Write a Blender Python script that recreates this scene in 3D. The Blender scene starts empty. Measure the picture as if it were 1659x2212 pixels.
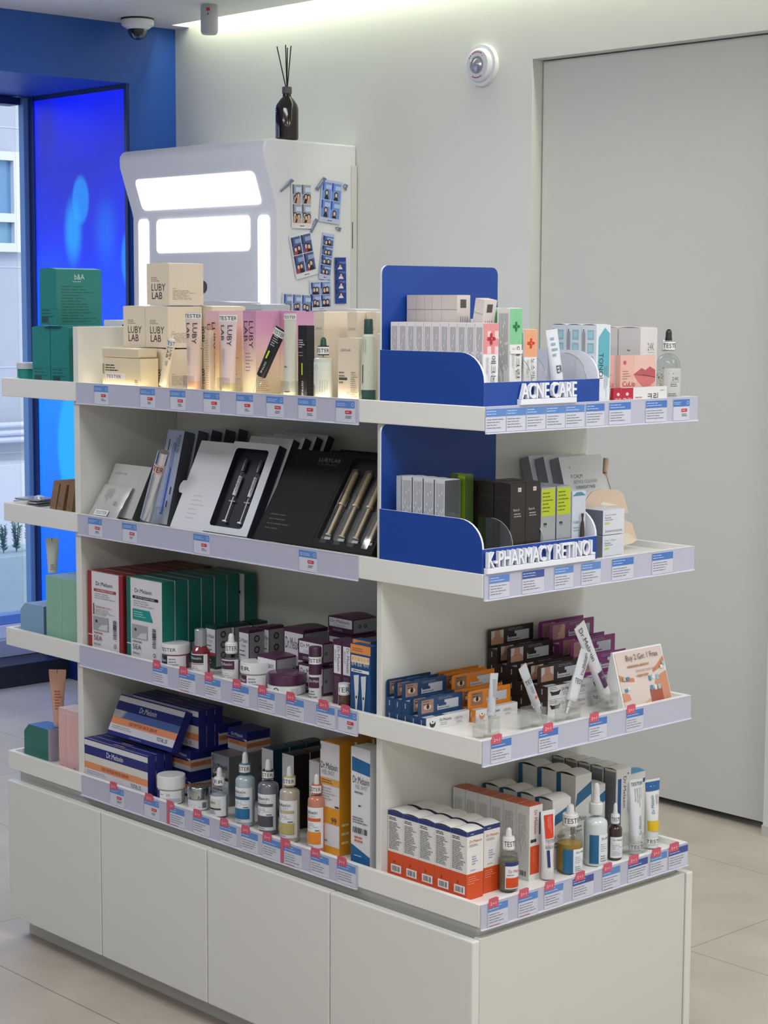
import bpy, math, random
from mathutils import Vector, Matrix
random.seed(7)
SC = bpy.context.scene
COL = SC.collection
# ------------------------------------------------------------------ camera
FW, FH = 1659.0, 2212.0
CAMP = Vector((2.1619, -2.2338, 1.45))
YAW, PIT, ROL, FPX = 2.393, -.1111, .0042, 4061.9
_cy, _sy, _cp, _sp = math.cos(YAW), math.sin(YAW), math.cos(PIT), math.sin(PIT)
FWD = Vector((_cy*_cp, _sy*_cp, _sp)); _r = Vector((_sy, -_cy, 0)); _u = _r.cross(FWD)
RGT = math.cos(ROL)*_r + math.sin(ROL)*_u; UPV = -math.sin(ROL)*_r + math.cos(ROL)*_u
cam = bpy.data.cameras.new('camera'); camo = bpy.data.objects.new('camera', cam); COL.objects.link(camo)
cam.sensor_fit = 'VERTICAL'; cam.sensor_height = 24.0; cam.lens = FPX*24.0/FH; cam.clip_end = 60
camo.matrix_world = Matrix(((RGT.x, UPV.x, -FWD.x, CAMP.x), (RGT.y, UPV.y, -FWD.y, CAMP.y), (RGT.z, UPV.z, -FWD.z, CAMP.z), (0, 0, 0, 1)))
SC.camera = camo
# ------------------------------------------------------------------ view, world, lamps
SC.view_settings.view_transform = 'Standard'; SC.view_settings.look = 'None'
SC.view_settings.gamma = 1; SC.view_settings.use_curve_mapping = False
SC.view_settings.exposure = 0.36
W = bpy.data.worlds.new('sky'); SC.world = W; W.use_nodes = True
bg = W.node_tree.nodes['Background']; bg.inputs[0].default_value = (.72, .82, 1, 1); bg.inputs[1].default_value = 1.9
def area(name, loc, sx, sy, power, col=(1, 1, 1), rot=(0, 0, 0)):
    l = bpy.data.lights.new(name, 'AREA'); l.shape = 'RECTANGLE'; l.size = sx; l.size_y = sy; l.energy = power; l.color = col
    o = bpy.data.objects.new(name, l); COL.objects.link(o); o.location = loc; o.rotation_euler = rot
    return o
def sun(strength, rot):
    l = bpy.data.lights.new('daylight', 'SUN'); l.energy = strength; l.angle = .3; l.color = (1, .97, .93)
    o = bpy.data.objects.new('daylight', l); COL.objects.link(o); o.rotation_euler = rot
sun(1.1, (0, math.radians(48), math.radians(-25)))
LAMPC = (.985, .99, 1)
for i, (x, y, p) in enumerate(((.9, -.6, 19), (2.9, -.6, 9), (.9, -2.8, 15), (2.9, -2.8, 9), (-1.6, -1.2, 15), (-1.6, .55, 14), (1.6, .8, 22))):
    area('ceiling_panel_light', (x, y, 2.42), 1.2, .5, p, LAMPC)

# ------------------------------------------------------------------ colours and materials
def lin(h):
    h = h.lstrip('#'); r = []
    for i in (0, 2, 4):
        c = int(h[i:i+2], 16)/255; r.append(c/12.92 if c <= .04045 else ((c+.055)/1.055)**2.4)
    return (r[0], r[1], r[2], 1)
MC = {}
def mat(h, rough=.5, metal=0., coat=0., emit=0., trans=0., noise=0.):
    k = (h, rough, metal, coat, emit, trans, noise)
    if k in MC: return MC[k]
    m = bpy.data.materials.new('m_'+h.strip('#')); m.use_nodes = True; nt = m.node_tree; b = nt.nodes['Principled BSDF']
    b.inputs['Base Color'].default_value = lin(h); b.inputs['Roughness'].default_value = rough; b.inputs['Metallic'].default_value = metal
    b.inputs['Coat Weight'].default_value = coat; b.inputs['Transmission Weight'].default_value = trans
    if emit: b.inputs['Emission Color'].default_value = lin(h); b.inputs['Emission Strength'].default_value = emit
    if noise:
        tc = nt.nodes.new('ShaderNodeTexCoord'); n = nt.nodes.new('ShaderNodeTexNoise'); n.inputs['Scale'].default_value = 9; n.inputs['Detail'].default_value = 5
        nt.links.new(tc.outputs['Object'], n.inputs['Vector'])
        r = nt.nodes.new('ShaderNodeMixRGB'); r.blend_type = 'MULTIPLY'; r.inputs[0].default_value = noise
        r.inputs[1].default_value = lin(h); nt.links.new(n.outputs['Fac'], r.inputs[2]); nt.links.new(r.outputs[0], b.inputs['Base Color'])
    MC[k] = m; return m
def P(h): return mat(h, .45)
def clear(name, tint=(1, 1, 1), gl=.12):
    m = bpy.data.materials.new(name); m.use_nodes = True; nt = m.node_tree; nt.nodes.clear()
    o = nt.nodes.new('ShaderNodeOutputMaterial'); t = nt.nodes.new('ShaderNodeBsdfTransparent'); g = nt.nodes.new('ShaderNodeBsdfGlossy')
    t.inputs[0].default_value = (*tint, 1); g.inputs['Roughness'].default_value = .04
    lw = nt.nodes.new('ShaderNodeLayerWeight'); lw.inputs[0].default_value = .35; mx = nt.nodes.new('ShaderNodeMixShader')
    mm = nt.nodes.new('ShaderNodeMath'); mm.operation = 'MULTIPLY_ADD'; mm.inputs[1].default_value = .22; mm.inputs[2].default_value = gl*.1
    nt.links.new(lw.outputs['Fresnel'], mm.inputs[0]); nt.links.new(mm.outputs[0], mx.inputs[0])
    nt.links.new(t.outputs[0], mx.inputs[1]); nt.links.new(g.outputs[0], mx.inputs[2]); nt.links.new(mx.outputs[0], o.inputs[0]); return m
ACR = clear('clear_acrylic', (.992, .995, .992)); GLS = clear('clear_glass', (.9, .92, .92)); AMB = clear('amber_glass', (.16, .07, .04), .3)
WGL = clear('window_glass', (.96, .97, .98), .2)
SMK = clear('smoked_dome', (.35, .36, .4), .5)
WHITE = mat('#e2e2dd', .28, coat=.2); LID = P('#dcdad6'); BLK = P('#17171b'); RED = P('#c9566c'); INK = P('#2a2c33'); GRY = P('#8d9097')
TXT = P('#6f727a'); SILV = mat('#d9dbe0', .28, .8); PAP = P('#dedfe4'); PLW = mat('#e6e6e6', .3)

# ------------------------------------------------------------------ lines of sight solved on shelf planes
def lsol(ax, p, comp, val):
    k = (val-FW/2) if comp == 0 else -(val-FH/2); A = RGT if comp == 0 else UPV
    def g(t):
        q = Vector(p); q[ax] = t; d = q-CAMP; return k*d.dot(FWD) - FPX*d.dot(A)
    a, b = g(0.), g(1.); return -a/(b-a)
def on(ax, v, px, py):
    d = FWD + RGT*((px-FW/2)/FPX) - UPV*((py-FH/2)/FPX); return CAMP + d*((v-CAMP[ax])/d[ax])
def depth(p): return (Vector(p)-CAMP).dot(FWD)

# ------------------------------------------------------------------ mesh builder
TXC = {}
def glyph(s):
    if s not in TXC:
        cu = bpy.data.curves.new('t', 'FONT'); cu.body = s; cu.resolution_u = 2
        ob = bpy.data.objects.new('t', cu); me = bpy.data.meshes.new_from_object(ob)
        vs = [(v.co.x, v.co.y) for v in me.vertices]; fs = [tuple(p.vertices) for p in me.polygons]
        x0 = min(a for a, b in vs); x1 = max(a for a, b in vs); y0 = min(b for a, b in vs); y1 = max(b for a, b in vs)
        TXC[s] = ([((a-x0)/(x1-x0), (b-y0)/(y1-y0)) for a, b in vs], fs)
        bpy.data.objects.remove(ob); bpy.data.curves.remove(cu); bpy.data.meshes.remove(me)
    return TXC[s]
class MB:
    def __init__(s): s.v = []; s.f = []; s.mi = []; s.m = []
    def mid(s, m):
        if m not in s.m: s.m.append(m)
        return s.m.index(m)
    def add(s, vs, fs, m):
        b = len(s.v); s.v += [tuple(v) for v in vs]; k = s.mid(m)
        for f in fs: s.f.append(tuple(b+i for i in f)); s.mi.append(k)
    def box(s, x0, x1, y0, y1, z0, z1, m):
        s.add([(x, y, z) for z in (z0, z1) for y in (y0, y1) for x in (x0, x1)], [(0, 2, 3, 1), (4, 5, 7, 6), (0, 1, 5, 4), (2, 6, 7, 3), (0, 4, 6, 2), (1, 3, 7, 5)], m)
    def prism(s, pts, a0, a1, axis, m):
        # polygon pts (2-D) extruded along axis: 'x' pts are (y,z); 'y' pts are (x,z); 'z' pts are (x,y)
        def q(p, a): return {'x': (a, p[0], p[1]), 'y': (p[0], a, p[1]), 'z': (p[0], p[1], a)}[axis]
        n = len(pts); vs = [q(p, a0) for p in pts]+[q(p, a1) for p in pts]
        s.add(vs, [tuple(range(n))[::-1], tuple(range(n, 2*n))]+[(i, (i+1) % n, n+(i+1) % n, n+i) for i in range(n)], m)
    def lathe(s, prof, m, n=28, cx=0, cy=0, sx=1, sy=1):
        vs = []; fs = []; k = len(prof)
        for r, z in prof:
            for i in range(n):
                a = 2*math.pi*i/n; vs.append((cx+r*math.cos(a)*sx, cy+r*math.sin(a)*sy, z))
        for j in range(k-1):
            for i in range(n): fs.append((j*n+i, j*n+(i+1) % n, (j+1)*n+(i+1) % n, (j+1)*n+i))
        if prof[0][0] > 1e-6: fs.append(tuple(range(n))[::-1])
        if prof[-1][0] > 1e-6: fs.append(tuple((k-1)*n+i for i in range(n)))
        s.add(vs, fs, m)
    def tube(s, a, b, r, m, n=8, r2=None):
        a = Vector(a); b = Vector(b); d = (b-a).normalized(); t = Vector((0, 0, 1)) if abs(d.z) < .9 else Vector((1, 0, 0))
        u = d.cross(t).normalized(); w = d.cross(u); r2 = r if r2 is None else r2; vs = []
        for p, q in ((a, r), (b, r2)):
            for i in range(n): an = 2*math.pi*i/n; vs.append(p+(u*math.cos(an)+w*math.sin(an))*q)
        s.add(vs, [tuple(range(n)), tuple(range(n, 2*n))[::-1]]+[(i, n+i, n+(i+1) % n, (i+1) % n) for i in range(n)], m)
    def build(s, name, parent=None, bevel=0, smooth=35):
        me = bpy.data.meshes.new(name); me.from_pydata(s.v, [], s.f)
        for m in s.m: me.materials.append(m)
        me.polygons.foreach_set('material_index', s.mi)
        if smooth:
            me.polygons.foreach_set('use_smooth', [True]*len(s.f)); me.update(); me.set_sharp_from_angle(angle=math.radians(smooth))
        me.update(); o = bpy.data.objects.new(name, me); COL.objects.link(o)
        if parent: o.parent = parent
        if bevel:
            b = o.modifiers.new('bevel', 'BEVEL'); b.width = bevel; b.segments = 2; b.limit_method = 'ANGLE'; b.harden_normals = False
        return o
class Face:
    """a printed face: origin, u and v axes in metres, drawn just above the surface"""
    def __init__(s, mb, o, u, v, w, h, bend=0):
        s.mb = mb; s.o = Vector(o); s.u = Vector(u); s.v = Vector(v); s.n = s.u.cross(s.v); s.w = w; s.h = h; s.k = 1; s.r = bend
    def pt(s, a, b, lift):
        if s.r:   # wrapped on a cylinder of radius r about the local z axis, u measured along the arc
            t = a/s.r; q = s.r+lift; return Vector((s.o.x+q*math.sin(t), s.o.y-q*math.cos(t), s.o.z+b))
        return s.o+s.u*a+s.v*b+s.n*lift
    def poly(s, pts, m):
        L = .00012*s.k; s.k += 1
        s.mb.add([s.pt(a*s.w, b*s.h, L) for a, b in pts], [tuple(range(len(pts)))], m)
    def rect(s, a0, b0, a1, b1, m):
        if not s.r: return s.poly([(a0, b0), (a1, b0), (a1, b1), (a0, b1)], m)
        L = .00012*s.k+.00012; s.k += 1; n = max(1, int(abs(a1-a0)*s.w/s.r/.06)); vs = []
        for i in range(n+1):
            a = a0+(a1-a0)*i/n; vs += [s.pt(a*s.w, b0*s.h, L), s.pt(a*s.w, b1*s.h, L)]
        s.mb.add(vs, [(2*i, 2*i+2, 2*i+3, 2*i+1) for i in range(n)], m)
    def txt(s, t, a0, b0, a1, b1, m, rot=0):
        vs, fs = glyph(t); L = .00012*s.k+(.0004 if s.r else 0); s.k += 1; o = []
        for x, y in vs:
            if rot == 90: x, y = 1-y, x
            elif rot == -90: x, y = y, 1-x
            o.append(s.pt((a0+(a1-a0)*x)*s.w, (b0+(b1-b0)*y)*s.h, L))
        s.mb.add(o, fs, m)
    def lines(s, a0, b0, a1, b1, n, m, fill=.45, vert=False, seed=1):
        rn = random.Random(seed); L = .00012*s.k; s.k += 1; vs = []; fs = []
        for i in range(n):
            t = b1-(b1-b0)*(i+.5)/n if not vert else a0+(a1-a0)*(i+.5)/n
            hh = abs((b1-b0) if not vert else (a1-a0))/n*fill/2; p = 0.; e = .55+.45*rn.random()
            while p < e:
                q = min(e, p+.1+.25*rn.random())
                if not vert: c = [(a0+(a1-a0)*p, t-hh), (a0+(a1-a0)*q, t-hh), (a0+(a1-a0)*q, t+hh), (a0+(a1-a0)*p, t+hh)]
                else: c = [(t-hh, b1-(b1-b0)*q), (t+hh, b1-(b1-b0)*q), (t+hh, b1-(b1-b0)*p), (t-hh, b1-(b1-b0)*p)]
                b = len(vs); vs += [s.pt(x*s.w, y*s.h, L) for x, y in c]; fs.append((b, b+1, b+2, b+3)); p = q+.03
        s.mb.add(vs, fs, m)
    def bars(s, a0, b0, a1, b1, m, horiz=False, n=9, seed=3):
        rn = random.Random(seed); L = .00012*s.k; s.k += 1; vs = []; fs = []
        for i in range(n):
            f0 = i/n; f1 = f0+(.3+.5*rn.random())/n
            c = [(a0+(a1-a0)*f0, b0), (a0+(a1-a0)*f1, b0), (a0+(a1-a0)*f1, b1), (a0+(a1-a0)*f0, b1)] if not horiz else [(a0, b0+(b1-b0)*f0), (a1, b0+(b1-b0)*f0), (a1, b0+(b1-b0)*f1), (a0, b0+(b1-b0)*f1)]
            b = len(vs); vs += [s.pt(x*s.w, y*s.h, L) for x, y in c]; fs.append((b, b+1, b+2, b+3))
        s.mb.add(vs, fs, m)
    def ring(s, a, b, r, m, inner=.7, n=20, fill=None):
        L = .00012*s.k; s.k += 1; vs = []; fs = []
        for i in range(n):
            t = 2*math.pi*i/n
            for q in (r, r*inner): vs.append(s.pt(a*s.w+q*math.cos(t), b*s.h+q*math.sin(t), L))
        for i in range(n): j = (i+1) % n; fs.append((2*i, 2*j, 2*j+1, 2*i+1))
        s.mb.add(vs, fs, m)
        if fill: s.mb.add([vs[2*i+1] for i in range(n)], [tuple(range(n))], fill)
    def disc(s, a, b, rx, ry, m, n=14):
        L = .00012*s.k; s.k += 1
        s.mb.add([s.pt(a*s.w+rx*math.cos(2*math.pi*i/n), b*s.h+ry*math.sin(2*math.pi*i/n), L) for i in range(n)], [tuple(range(n))], m)

def tag(o, label=None, cat=None, group=None, kind=None):
    if label: o['label'] = label
    if cat: o['category'] = cat
    if group: o['group'] = group
    if kind: o['kind'] = kind
    return o
def empty(name, loc, rz=0, label=None, cat=None, group=None, rx=0, ry=0):
    o = bpy.data.objects.new(name, None); o.empty_display_size = .02; COL.objects.link(o)
    o.location = loc; o.rotation_euler = (rx, ry, rz); return tag(o, label, cat, group)
def dup(root, loc, label=None, rz=None, rx=None, group=None):
    r = root.copy(); COL.objects.link(r); r.location = loc
    if rz is not None: r.rotation_euler[2] = rz
    if rx is not None: r.rotation_euler[0] = rx
    if label: r['label'] = label
    if group: r['group'] = group
    for ch in list(root.children):
        c = ch.copy(); COL.objects.link(c); c.parent = r
        for g in list(ch.children):
            d = g.copy(); COL.objects.link(d); d.parent = c
    return r
def struct(name, mb, bevel=0):
    o = mb.build(name, None, bevel, 0); o['kind'] = 'structure'; return o
ORD = ['first', 'second', 'third', 'fourth', 'fifth', 'sixth', 'seventh', 'eighth', 'ninth', 'tenth', 'eleventh', 'twelfth']
HP = math.pi/2

def carton(name, label, cat, loc, w, d, h, base, deco=None, rz=0, rx=0, group=None, arch=0, lidm=None, seam=None):
    """folding carton: body with printed faces + a separate slightly domed tuck lid"""
    root = empty(name, loc, rz, label, cat, group, rx)
    mb = MB(); t = .0006
    mb.box(0, w, 0, d, 0, h-t, base)
    F = dict(F=Face(mb, (0, 0, 0), (1, 0, 0), (0, 0, 1), w, h-t), L=Face(mb, (0, d, 0), (0, -1, 0), (0, 0, 1), d, h-t),
             R=Face(mb, (w, 0, 0), (0, 1, 0), (0, 0, 1), d, h-t))
    lm = lidm or base
    ml = MB(); n = 6; e = .0004; pts = [(e, h-t)]; pts += [(e+(w-2*e)*i/n, h-t*.5+arch*math.sin(math.pi*i/n)) for i in range(n+1)]; pts.append((w-e, h-t))
    if arch < 0:   # dome runs the other way (seen from the left side)
        pts = [(e, h-t)]+[(e+(d-2*e)*i/n, h-t*.5-arch*math.sin(math.pi*i/n)) for i in range(n+1)]+[(d-e, h-t)]
        ml.prism(pts, e, w-e, 'x', lm)
        if seam: ml.add([(e*.5, e+(d-2*e)*i/n, h-t*.8-arch*.8*math.sin(math.pi*i/n)) for i in range(n+1)]+[(e*.5, d, h-t*1.2), (e*.5, 0, h-t*1.2)], [tuple(range(n+3))[::-1]], seam)
    else:
        ml.prism(pts, e, d-e, 'y', lm)
        if seam and arch: ml.add([(e+(w-2*e)*i/n, e*.5, h-t*.8+arch*.8*math.sin(math.pi*i/n)) for i in range(n+1)]+[(w, e*.5, h-t*1.2), (0, e*.5, h-t*1.2)], [tuple(range(n+3))], seam)
    F['T'] = Face(ml, (0, 0, h+max(arch, 0)), (1, 0, 0), (0, 1, 0), w, d)
    if deco: deco(F)
    mb.build('carton_body', root, 0, 0); ml.build('lid_flap', root, 0, 0)
    return root
def row(first, n, step, lab, group=None, start=1, loc=None):
    """copies of a carton at equal steps; lab(i) gives each copy its own label"""
    p0 = Vector(loc if loc else first.location)
    for i in range(start, n): dup(first, p0+Vector(step)*i, lab(i), group=group)
def bayfit(y0, zb, xl, xr, yt, xs=None, d=None):
    """front face towards the aisle: left/right edge, top edge, far side edge as seen -> metres"""
    X0 = lsol(0, (0, y0, zb), 0, xl); X1 = lsol(0, (0, y0, zb), 0, xr)
    zt = lsol(2, (X1, y0, 0), 1, yt); dd = d if d else lsol(1, (X1, 0, zb), 0, xs)-y0
    return X0, X1-X0, zt-zb, dd
def endfit(x0, zb, xl, xr, yt):
    """front face towards the near end (+X): yt is the top at its left corner"""
    Y0 = lsol(1, (x0, 0, zb), 0, xl); Y1 = lsol(1, (x0, 0, zb), 0, xr); zt = lsol(2, (x0, Y0, 0), 1, yt)
    return Y0, Y1-Y0, zt-zb

def lbl(r, h, m=PAP, span=2.2, z0=0.):  # curved paper label face on a cylinder, centred on local -Y
    mb = MB(); n = 48; vs = []
    for i in range(n+1):
        t = -span/2+span*i/n
        for z in (0, h): vs.append((r*math.sin(t), -r*math.cos(t), z0+z))
    mb.add(vs, [(2*i, 2*i+2, 2*i+3, 2*i+1) for i in range(n)], m)
    return mb, Face(mb, (0, 0, z0), (1, 0, 0), (0, 0, 1), r*span, h, bend=r)
def cuv(F):  # shift so a in 0..1 spans label centred
    o = F.pt
    F.pt = lambda a, b, l: o(a-F.w/2, b, l)
    return F
def sticker(root, r, z, h, text='TESTER', m=None, span=3.2, ang=0, wtxt=.86):
    mb, F = lbl(r, h, m or PLW, span, z); cuv(F)
    F.txt(text, .5-wtxt/2, .22, .5+wtxt/2, .78, INK); o = mb.build('tester_sticker', root); o.rotation_euler[2] = ang; return o
def dropper(name, label, loc, r, hb, hs, rn, hn, rc, hc, hbu, glass, liquid, lfn, capm, bulbm, rz=.5, lz=(.12, .8), span=2.4, lm=PAP, stick='TESTER', stang=0, group=None, cat='bottle', fill=.88):
    """bottle: body height hb to shoulder, shoulder hs, neck, collar, rubber bulb"""
    root = empty(name, loc, rz, label, cat, group)
    b = MB(); e = .0008
    prof = [(r*.86, 0), (r*.97, .0015), (r, .005), (r, hb)]+[(rn+(r-rn)*math.cos(t*math.pi/8), hb+hs*math.sin(t*math.pi/8)) for t in range(1, 5)]+[(rn, hb+hs+hn)]
    b.lathe(prof, glass); b.build('glass_bottle', root)
    if liquid:
        q = MB(); zf = hb*fill; q.lathe([(r*.8, .003), (r-.0014, .007), (r-.0014, zf)], liquid); q.build('liquid', root)
    z = hb+hs+hn*.4
    c = MB(); c.lathe([(rc*.97, z), (rc, z+.001), (rc, z+hc-.0015), (rc*.9, z+hc)], capm); c.build('collar', root)
    d = MB(); rb = rc*.5; z2 = z+hc
    d.lathe([(rb*1.12, z2-.001), (rb*1.1, z2+hbu*.15), (rb, z2+hbu*.25), (rb*.96, z2+hbu*.7), (rb*.75, z2+hbu*.9), (rb*.35, z2+hbu)], bulbm, 18); d.build('dropper_bulb', root)
    if lfn:
        mb, F = lbl(r+.0004, hb*(lz[1]-lz[0]), lm, span, hb*lz[0]); lfn(cuv(F)); mb.build('paper_label', root)
    if stick: sticker(root, rc+.0005, z+hc*.12, hc*.76, stick, ang=stang)
    return root
def dropfit(px0, px1, pyb, zb, pys, y0=None, x0=None):
    """body left/right, bottom and shoulder/neck/collar/bulb rows -> base point, radius, heights"""
    cx = (px0+px1)/2
    if y0 is not None: p = Vector((lsol(0, (0, y0, zb), 0, cx), y0, zb))
    elif x0 is not None: p = Vector((x0, lsol(1, (x0, 0, zb), 0, cx), zb))
    else:
        p = on(2, zb, cx, pyb); dd = depth(p); r = (px1-px0)/2*dd/FPX; v = Vector((FWD.x, FWD.y, 0)).normalized(); p = p+v*r*.9; p = Vector((p.x, p.y, zb))
    dd = depth(p); r = (px1-px0)/2*dd/FPX
    return p, r, [lsol(2, (p.x, p.y, 0), 1, y)-zb for y in pys]
def jar(name, label, loc, r, h1, h2, body, lidm, lfn=None, rz=.4, top=True, stick=None, stang=0, lidr=1.03, cat='jar', lm=PAP):
    root = empty(name, loc, rz, label, cat)
    b = MB(); b.lathe([(r*.9, 0), (r*.98, .002), (r*.98, h1)], body, 36); b.build('jar_body', root)
    l = MB(); R = r*lidr; l.lathe([(R, h1+.0008), (R, h2-.0025), (R*.985, h2-.0008), (R*.95, h2), (0, h2)], lidm, 40); l.build('lid', root)
    if lfn: mb, F = lbl(r*.98+.0003, h1*.84, lm, 2.7, h1*.08); lfn(cuv(F)); mb.build('paper_label', root)
    if stick: sticker(root, R+.0004, h1+.2*(h2-h1), (h2-h1)*.62, stick, ang=stang, span=1.5)
    return root
def ctube(name, label, loc, r, h, wt, caph, bodym, capm, deco=None, rz=.5, lean=(0, 0), stick=None, cat='tube', group=None, crimp=.06, notch=False, nozzle=None, stickz=None, fl=.16):
    """squeeze tube standing on its cap: round at the bottom, flat sealed end on top"""
    root = empty(name, loc, rz, label, cat, group, lean[0], lean[1])
    z0 = 0
    if nozzle:
        m, nh, nr = nozzle; q = MB(); q.lathe([(nr*.75, 0), (nr*.8, nh*.5), (nr, nh*.55), (nr*1.15, nh)], m, 16); q.build('nozzle', root); z0 = nh
    c = MB(); c.lathe([(r*.94, z0), (r, z0+.001), (r, z0+caph)], capm, 24); c.build('cap', root)
    b = MB(); n = 24; k = 10; vs = []; fs = []; z1 = z0+caph; H = h-z1
    for j in range(k+1):
        t = j/k; s_ = min(1, t/(1-crimp)); a = r*.98+(wt/2-r*.98)*s_; bb = r*.98*(1-s_)**.8+.0007
        for i in range(n): an = 2*math.pi*i/n; vs.append((a*math.cos(an), bb*math.sin(an), z1+H*t))
    for j in range(k):
        for i in range(n): fs.append((j*n+i, j*n+(i+1) % n, (j+1)*n+(i+1) % n, (j+1)*n+i))
    fs += [tuple(range(n))[::-1], tuple(k*n+i for i in range(n))]
    b.add(vs, fs, bodym)
    # print: wraps to the front of the tapering tube
    F = Face(b, (0, 0, z1), (1, 0, 0), (0, 0, 1), wt, H)
    def pt(a, v, l):
        t = v/H; s_ = min(1, max(0, t)/(1-crimp)); A = r*.98+(wt/2-r*.98)*s_; B = r*.98*(1-s_)**.8+.0007
        x = max(-.97, min(.97, (a/wt*2-1))); th = x*1.35
        return Vector((A*math.sin(th), -(B+.0006+l)*math.cos(th)-.0003, z1+v))
    F.pt = pt; F.r = .012
    if deco: deco(F)
    b.build('tube_body', root)
    if notch: q = MB(); q.box(-.0006, .0006, -.0015, .0015, h-.008, h+.0004, INK); q.build('registration_mark', root)
    if stick:
        q = MB(); z = stickz if stickz is not None else h*.9; t = (z-z1)/H; s_ = min(1, t/(1-crimp)); A = r*.98+(wt/2-r*.98)*s_; B = r*.98*(1-s_)**.8+.0016
        n2 = 12; vs = []; sh = fl*wt+.003
        for i in range(n2+1):
            th = -1.5+3*i/n2
            for zz in (z-sh/2, z+sh/2): vs.append((A*1.02*math.sin(th), -B*math.cos(th)-.0005, zz))
        q.add(vs, [(2*i, 2*i+2, 2*i+3, 2*i+1) for i in range(n2)], PLW)
        G = Face(q, (0, 0, z-sh/2), (1, 0, 0), (0, 0, 1), A*2, sh)
        G.pt = lambda a, v, l: Vector((A*1.02*math.sin((a/(A*2)*2-1)*1.3), -B*math.cos((a/(A*2)*2-1)*1.3)-.0009-l, z-sh/2+v))
        G.txt('TESTER', .03, .2, .97, .8, INK); q.build('tester_sticker', root)
    return root
def holder(loc, w, d, h, label, rz=0, lipw=0):
    root = empty('acrylic_holder', loc, rz, label, 'holder', 'clear acrylic tester holders')
    m = MB(); t = .0016
    m.box(-w/2, w/2, -d/2, -d/2+t, 0, h, ACR); m.box(-w/2, w/2, d/2-t, d/2, 0, h, ACR)
    m.box(-w/2, -w/2+t, -d/2+t, d/2-t, 0, h, ACR); m.box(w/2-t, w/2, -d/2+t, d/2-t, 0, h, ACR); m.build('cup', root)
    b = MB(); b.box(-w/2-lipw, w/2+.002, -d/2-.002, d/2+.002, -.0006, .0025, ACR); b.build('foot_plate', root); return root

# ================================================================== the room
L_, W_ = 1.4992, .5657
ZT = {1: 1.2791, 2: .9994, 3: .7161, 4: .4315}          # tray lip tops
ZS = {k: v-.012 for k, v in ZT.items()}                  # tray floors
WY = 1.955; WX = -3.472; CEIL = 2.43
def floor_mat():
    m = bpy.data.materials.new('stone_floor'); m.use_nodes = True; nt = m.node_tree; b = nt.nodes['Principled BSDF']; N = nt.nodes.new; K = nt.links.new
    tc = N('ShaderNodeTexCoord'); sp = N('ShaderNodeSeparateXYZ'); K(tc.outputs['Object'], sp.inputs[0])
    outs = []
    for ax, off, per in ((0, .383, 1.2), (1, -1.667, .6)):
        a = N('ShaderNodeMath'); a.operation = 'ADD'; a.inputs[1].default_value = off+60; K(sp.outputs[ax], a.inputs[0])
        q = N('ShaderNodeMath'); q.operation = 'PINGPONG'; q.inputs[1].default_value = per/2; 
        a.inputs[1].default_value = off+per*50; K(a.outputs[0], q.inputs[0])
        g = N('ShaderNodeMath'); g.operation = 'LESS_THAN'; g.inputs[1].default_value = .0012; K(q.outputs[0], g.inputs[0]); outs.append(g)
    mx = N('ShaderNodeMath'); mx.operation = 'MAXIMUM'; K(outs[0].outputs[0], mx.inputs[0]); K(outs[1].outputs[0], mx.inputs[1])
    n = N('ShaderNodeTexNoise'); n.inputs['Scale'].default_value = 3.2; n.inputs['Detail'].default_value = 9; n.inputs['Roughness'].default_value = .62; K(tc.outputs['Object'], n.inputs['Vector'])
    cr = N('ShaderNodeValToRGB'); cr.color_ramp.elements[0].position = .3; cr.color_ramp.elements[0].color = lin('#aaa195'); cr.color_ramp.elements[1].position = .7; cr.color_ramp.elements[1].color = lin('#c2baad'); K(n.outputs['Fac'], cr.inputs[0])
    m2 = N('ShaderNodeMixRGB'); m2.inputs[2].default_value = lin('#766f66'); K(mx.outputs[0], m2.inputs[0]); K(cr.outputs[0], m2.inputs[1]); K(m2.outputs[0], b.inputs['Base Color'])
    b.inputs['Roughness'].default_value = .42; return m
def wall_mat(name, h, rough=.6):
    m = bpy.data.materials.new(name); m.use_nodes = True; nt = m.node_tree; b = nt.nodes['Principled BSDF']
    b.inputs['Base Color'].default_value = lin(h); b.inputs['Roughness'].default_value = rough
    tc = nt.nodes.new('ShaderNodeTexCoord'); n = nt.nodes.new('ShaderNodeTexNoise'); n.inputs['Scale'].default_value = 140
    bp = nt.nodes.new('ShaderNodeBump'); bp.inputs['Strength'].default_value = .04; bp.inputs['Distance'].default_value = .002
    nt.links.new(tc.outputs['Object'], n.inputs['Vector']); nt.links.new(n.outputs['Fac'], bp.inputs['Height']); nt.links.new(bp.outputs[0], b.inputs['Normal']); return m
WALL = wall_mat('white_wall_paint', '#dddeda'); CEILM = wall_mat('ceiling_paint', '#dcdcdc'); BLUEW = wall_mat('blue_wall_paint', '#184fa8', .5)
b = MB(); b.box(-4.3, 4.05, -4.55, 2.1, -.06, 0, floor_mat()); struct('floor', b)
b = MB(); b.box(-3.9, 4.05, -4.55, 1.878, CEIL, 2.5, CEILM); b.box(-3.9, -3.39, 1.878, 1.955, CEIL, 2.5, CEILM)
b.box(-3.9, 4.05, 1.7, 2.1, 2.6, 2.66, CEILM); b.box(-3.39, 4.05, 1.872, 1.878, 2.5, 2.6, CEILM); b.box(-3.9, -3.39, 1.878, 2.05, 2.5, 2.6, CEILM); struct('ceiling', b)
DX0, DX1, DZ = -1.709, -.815, 2.168
b = MB(); b.box(WX, DX0, WY, 2.04, 0, 2.6, WALL); b.box(DX0, DX1, WY, 2.04, DZ, 2.6, WALL); b.box(DX1, 4.0, WY, 2.04, 0, 2.6, WALL); struct('wall_back', b)
b = MB(); b.box(DX0+.004, DX1-.003, 2.0, 2.03, .022, DZ-.004, mat('#d0d0cb', .5)); d = struct('door_1', b)
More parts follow.
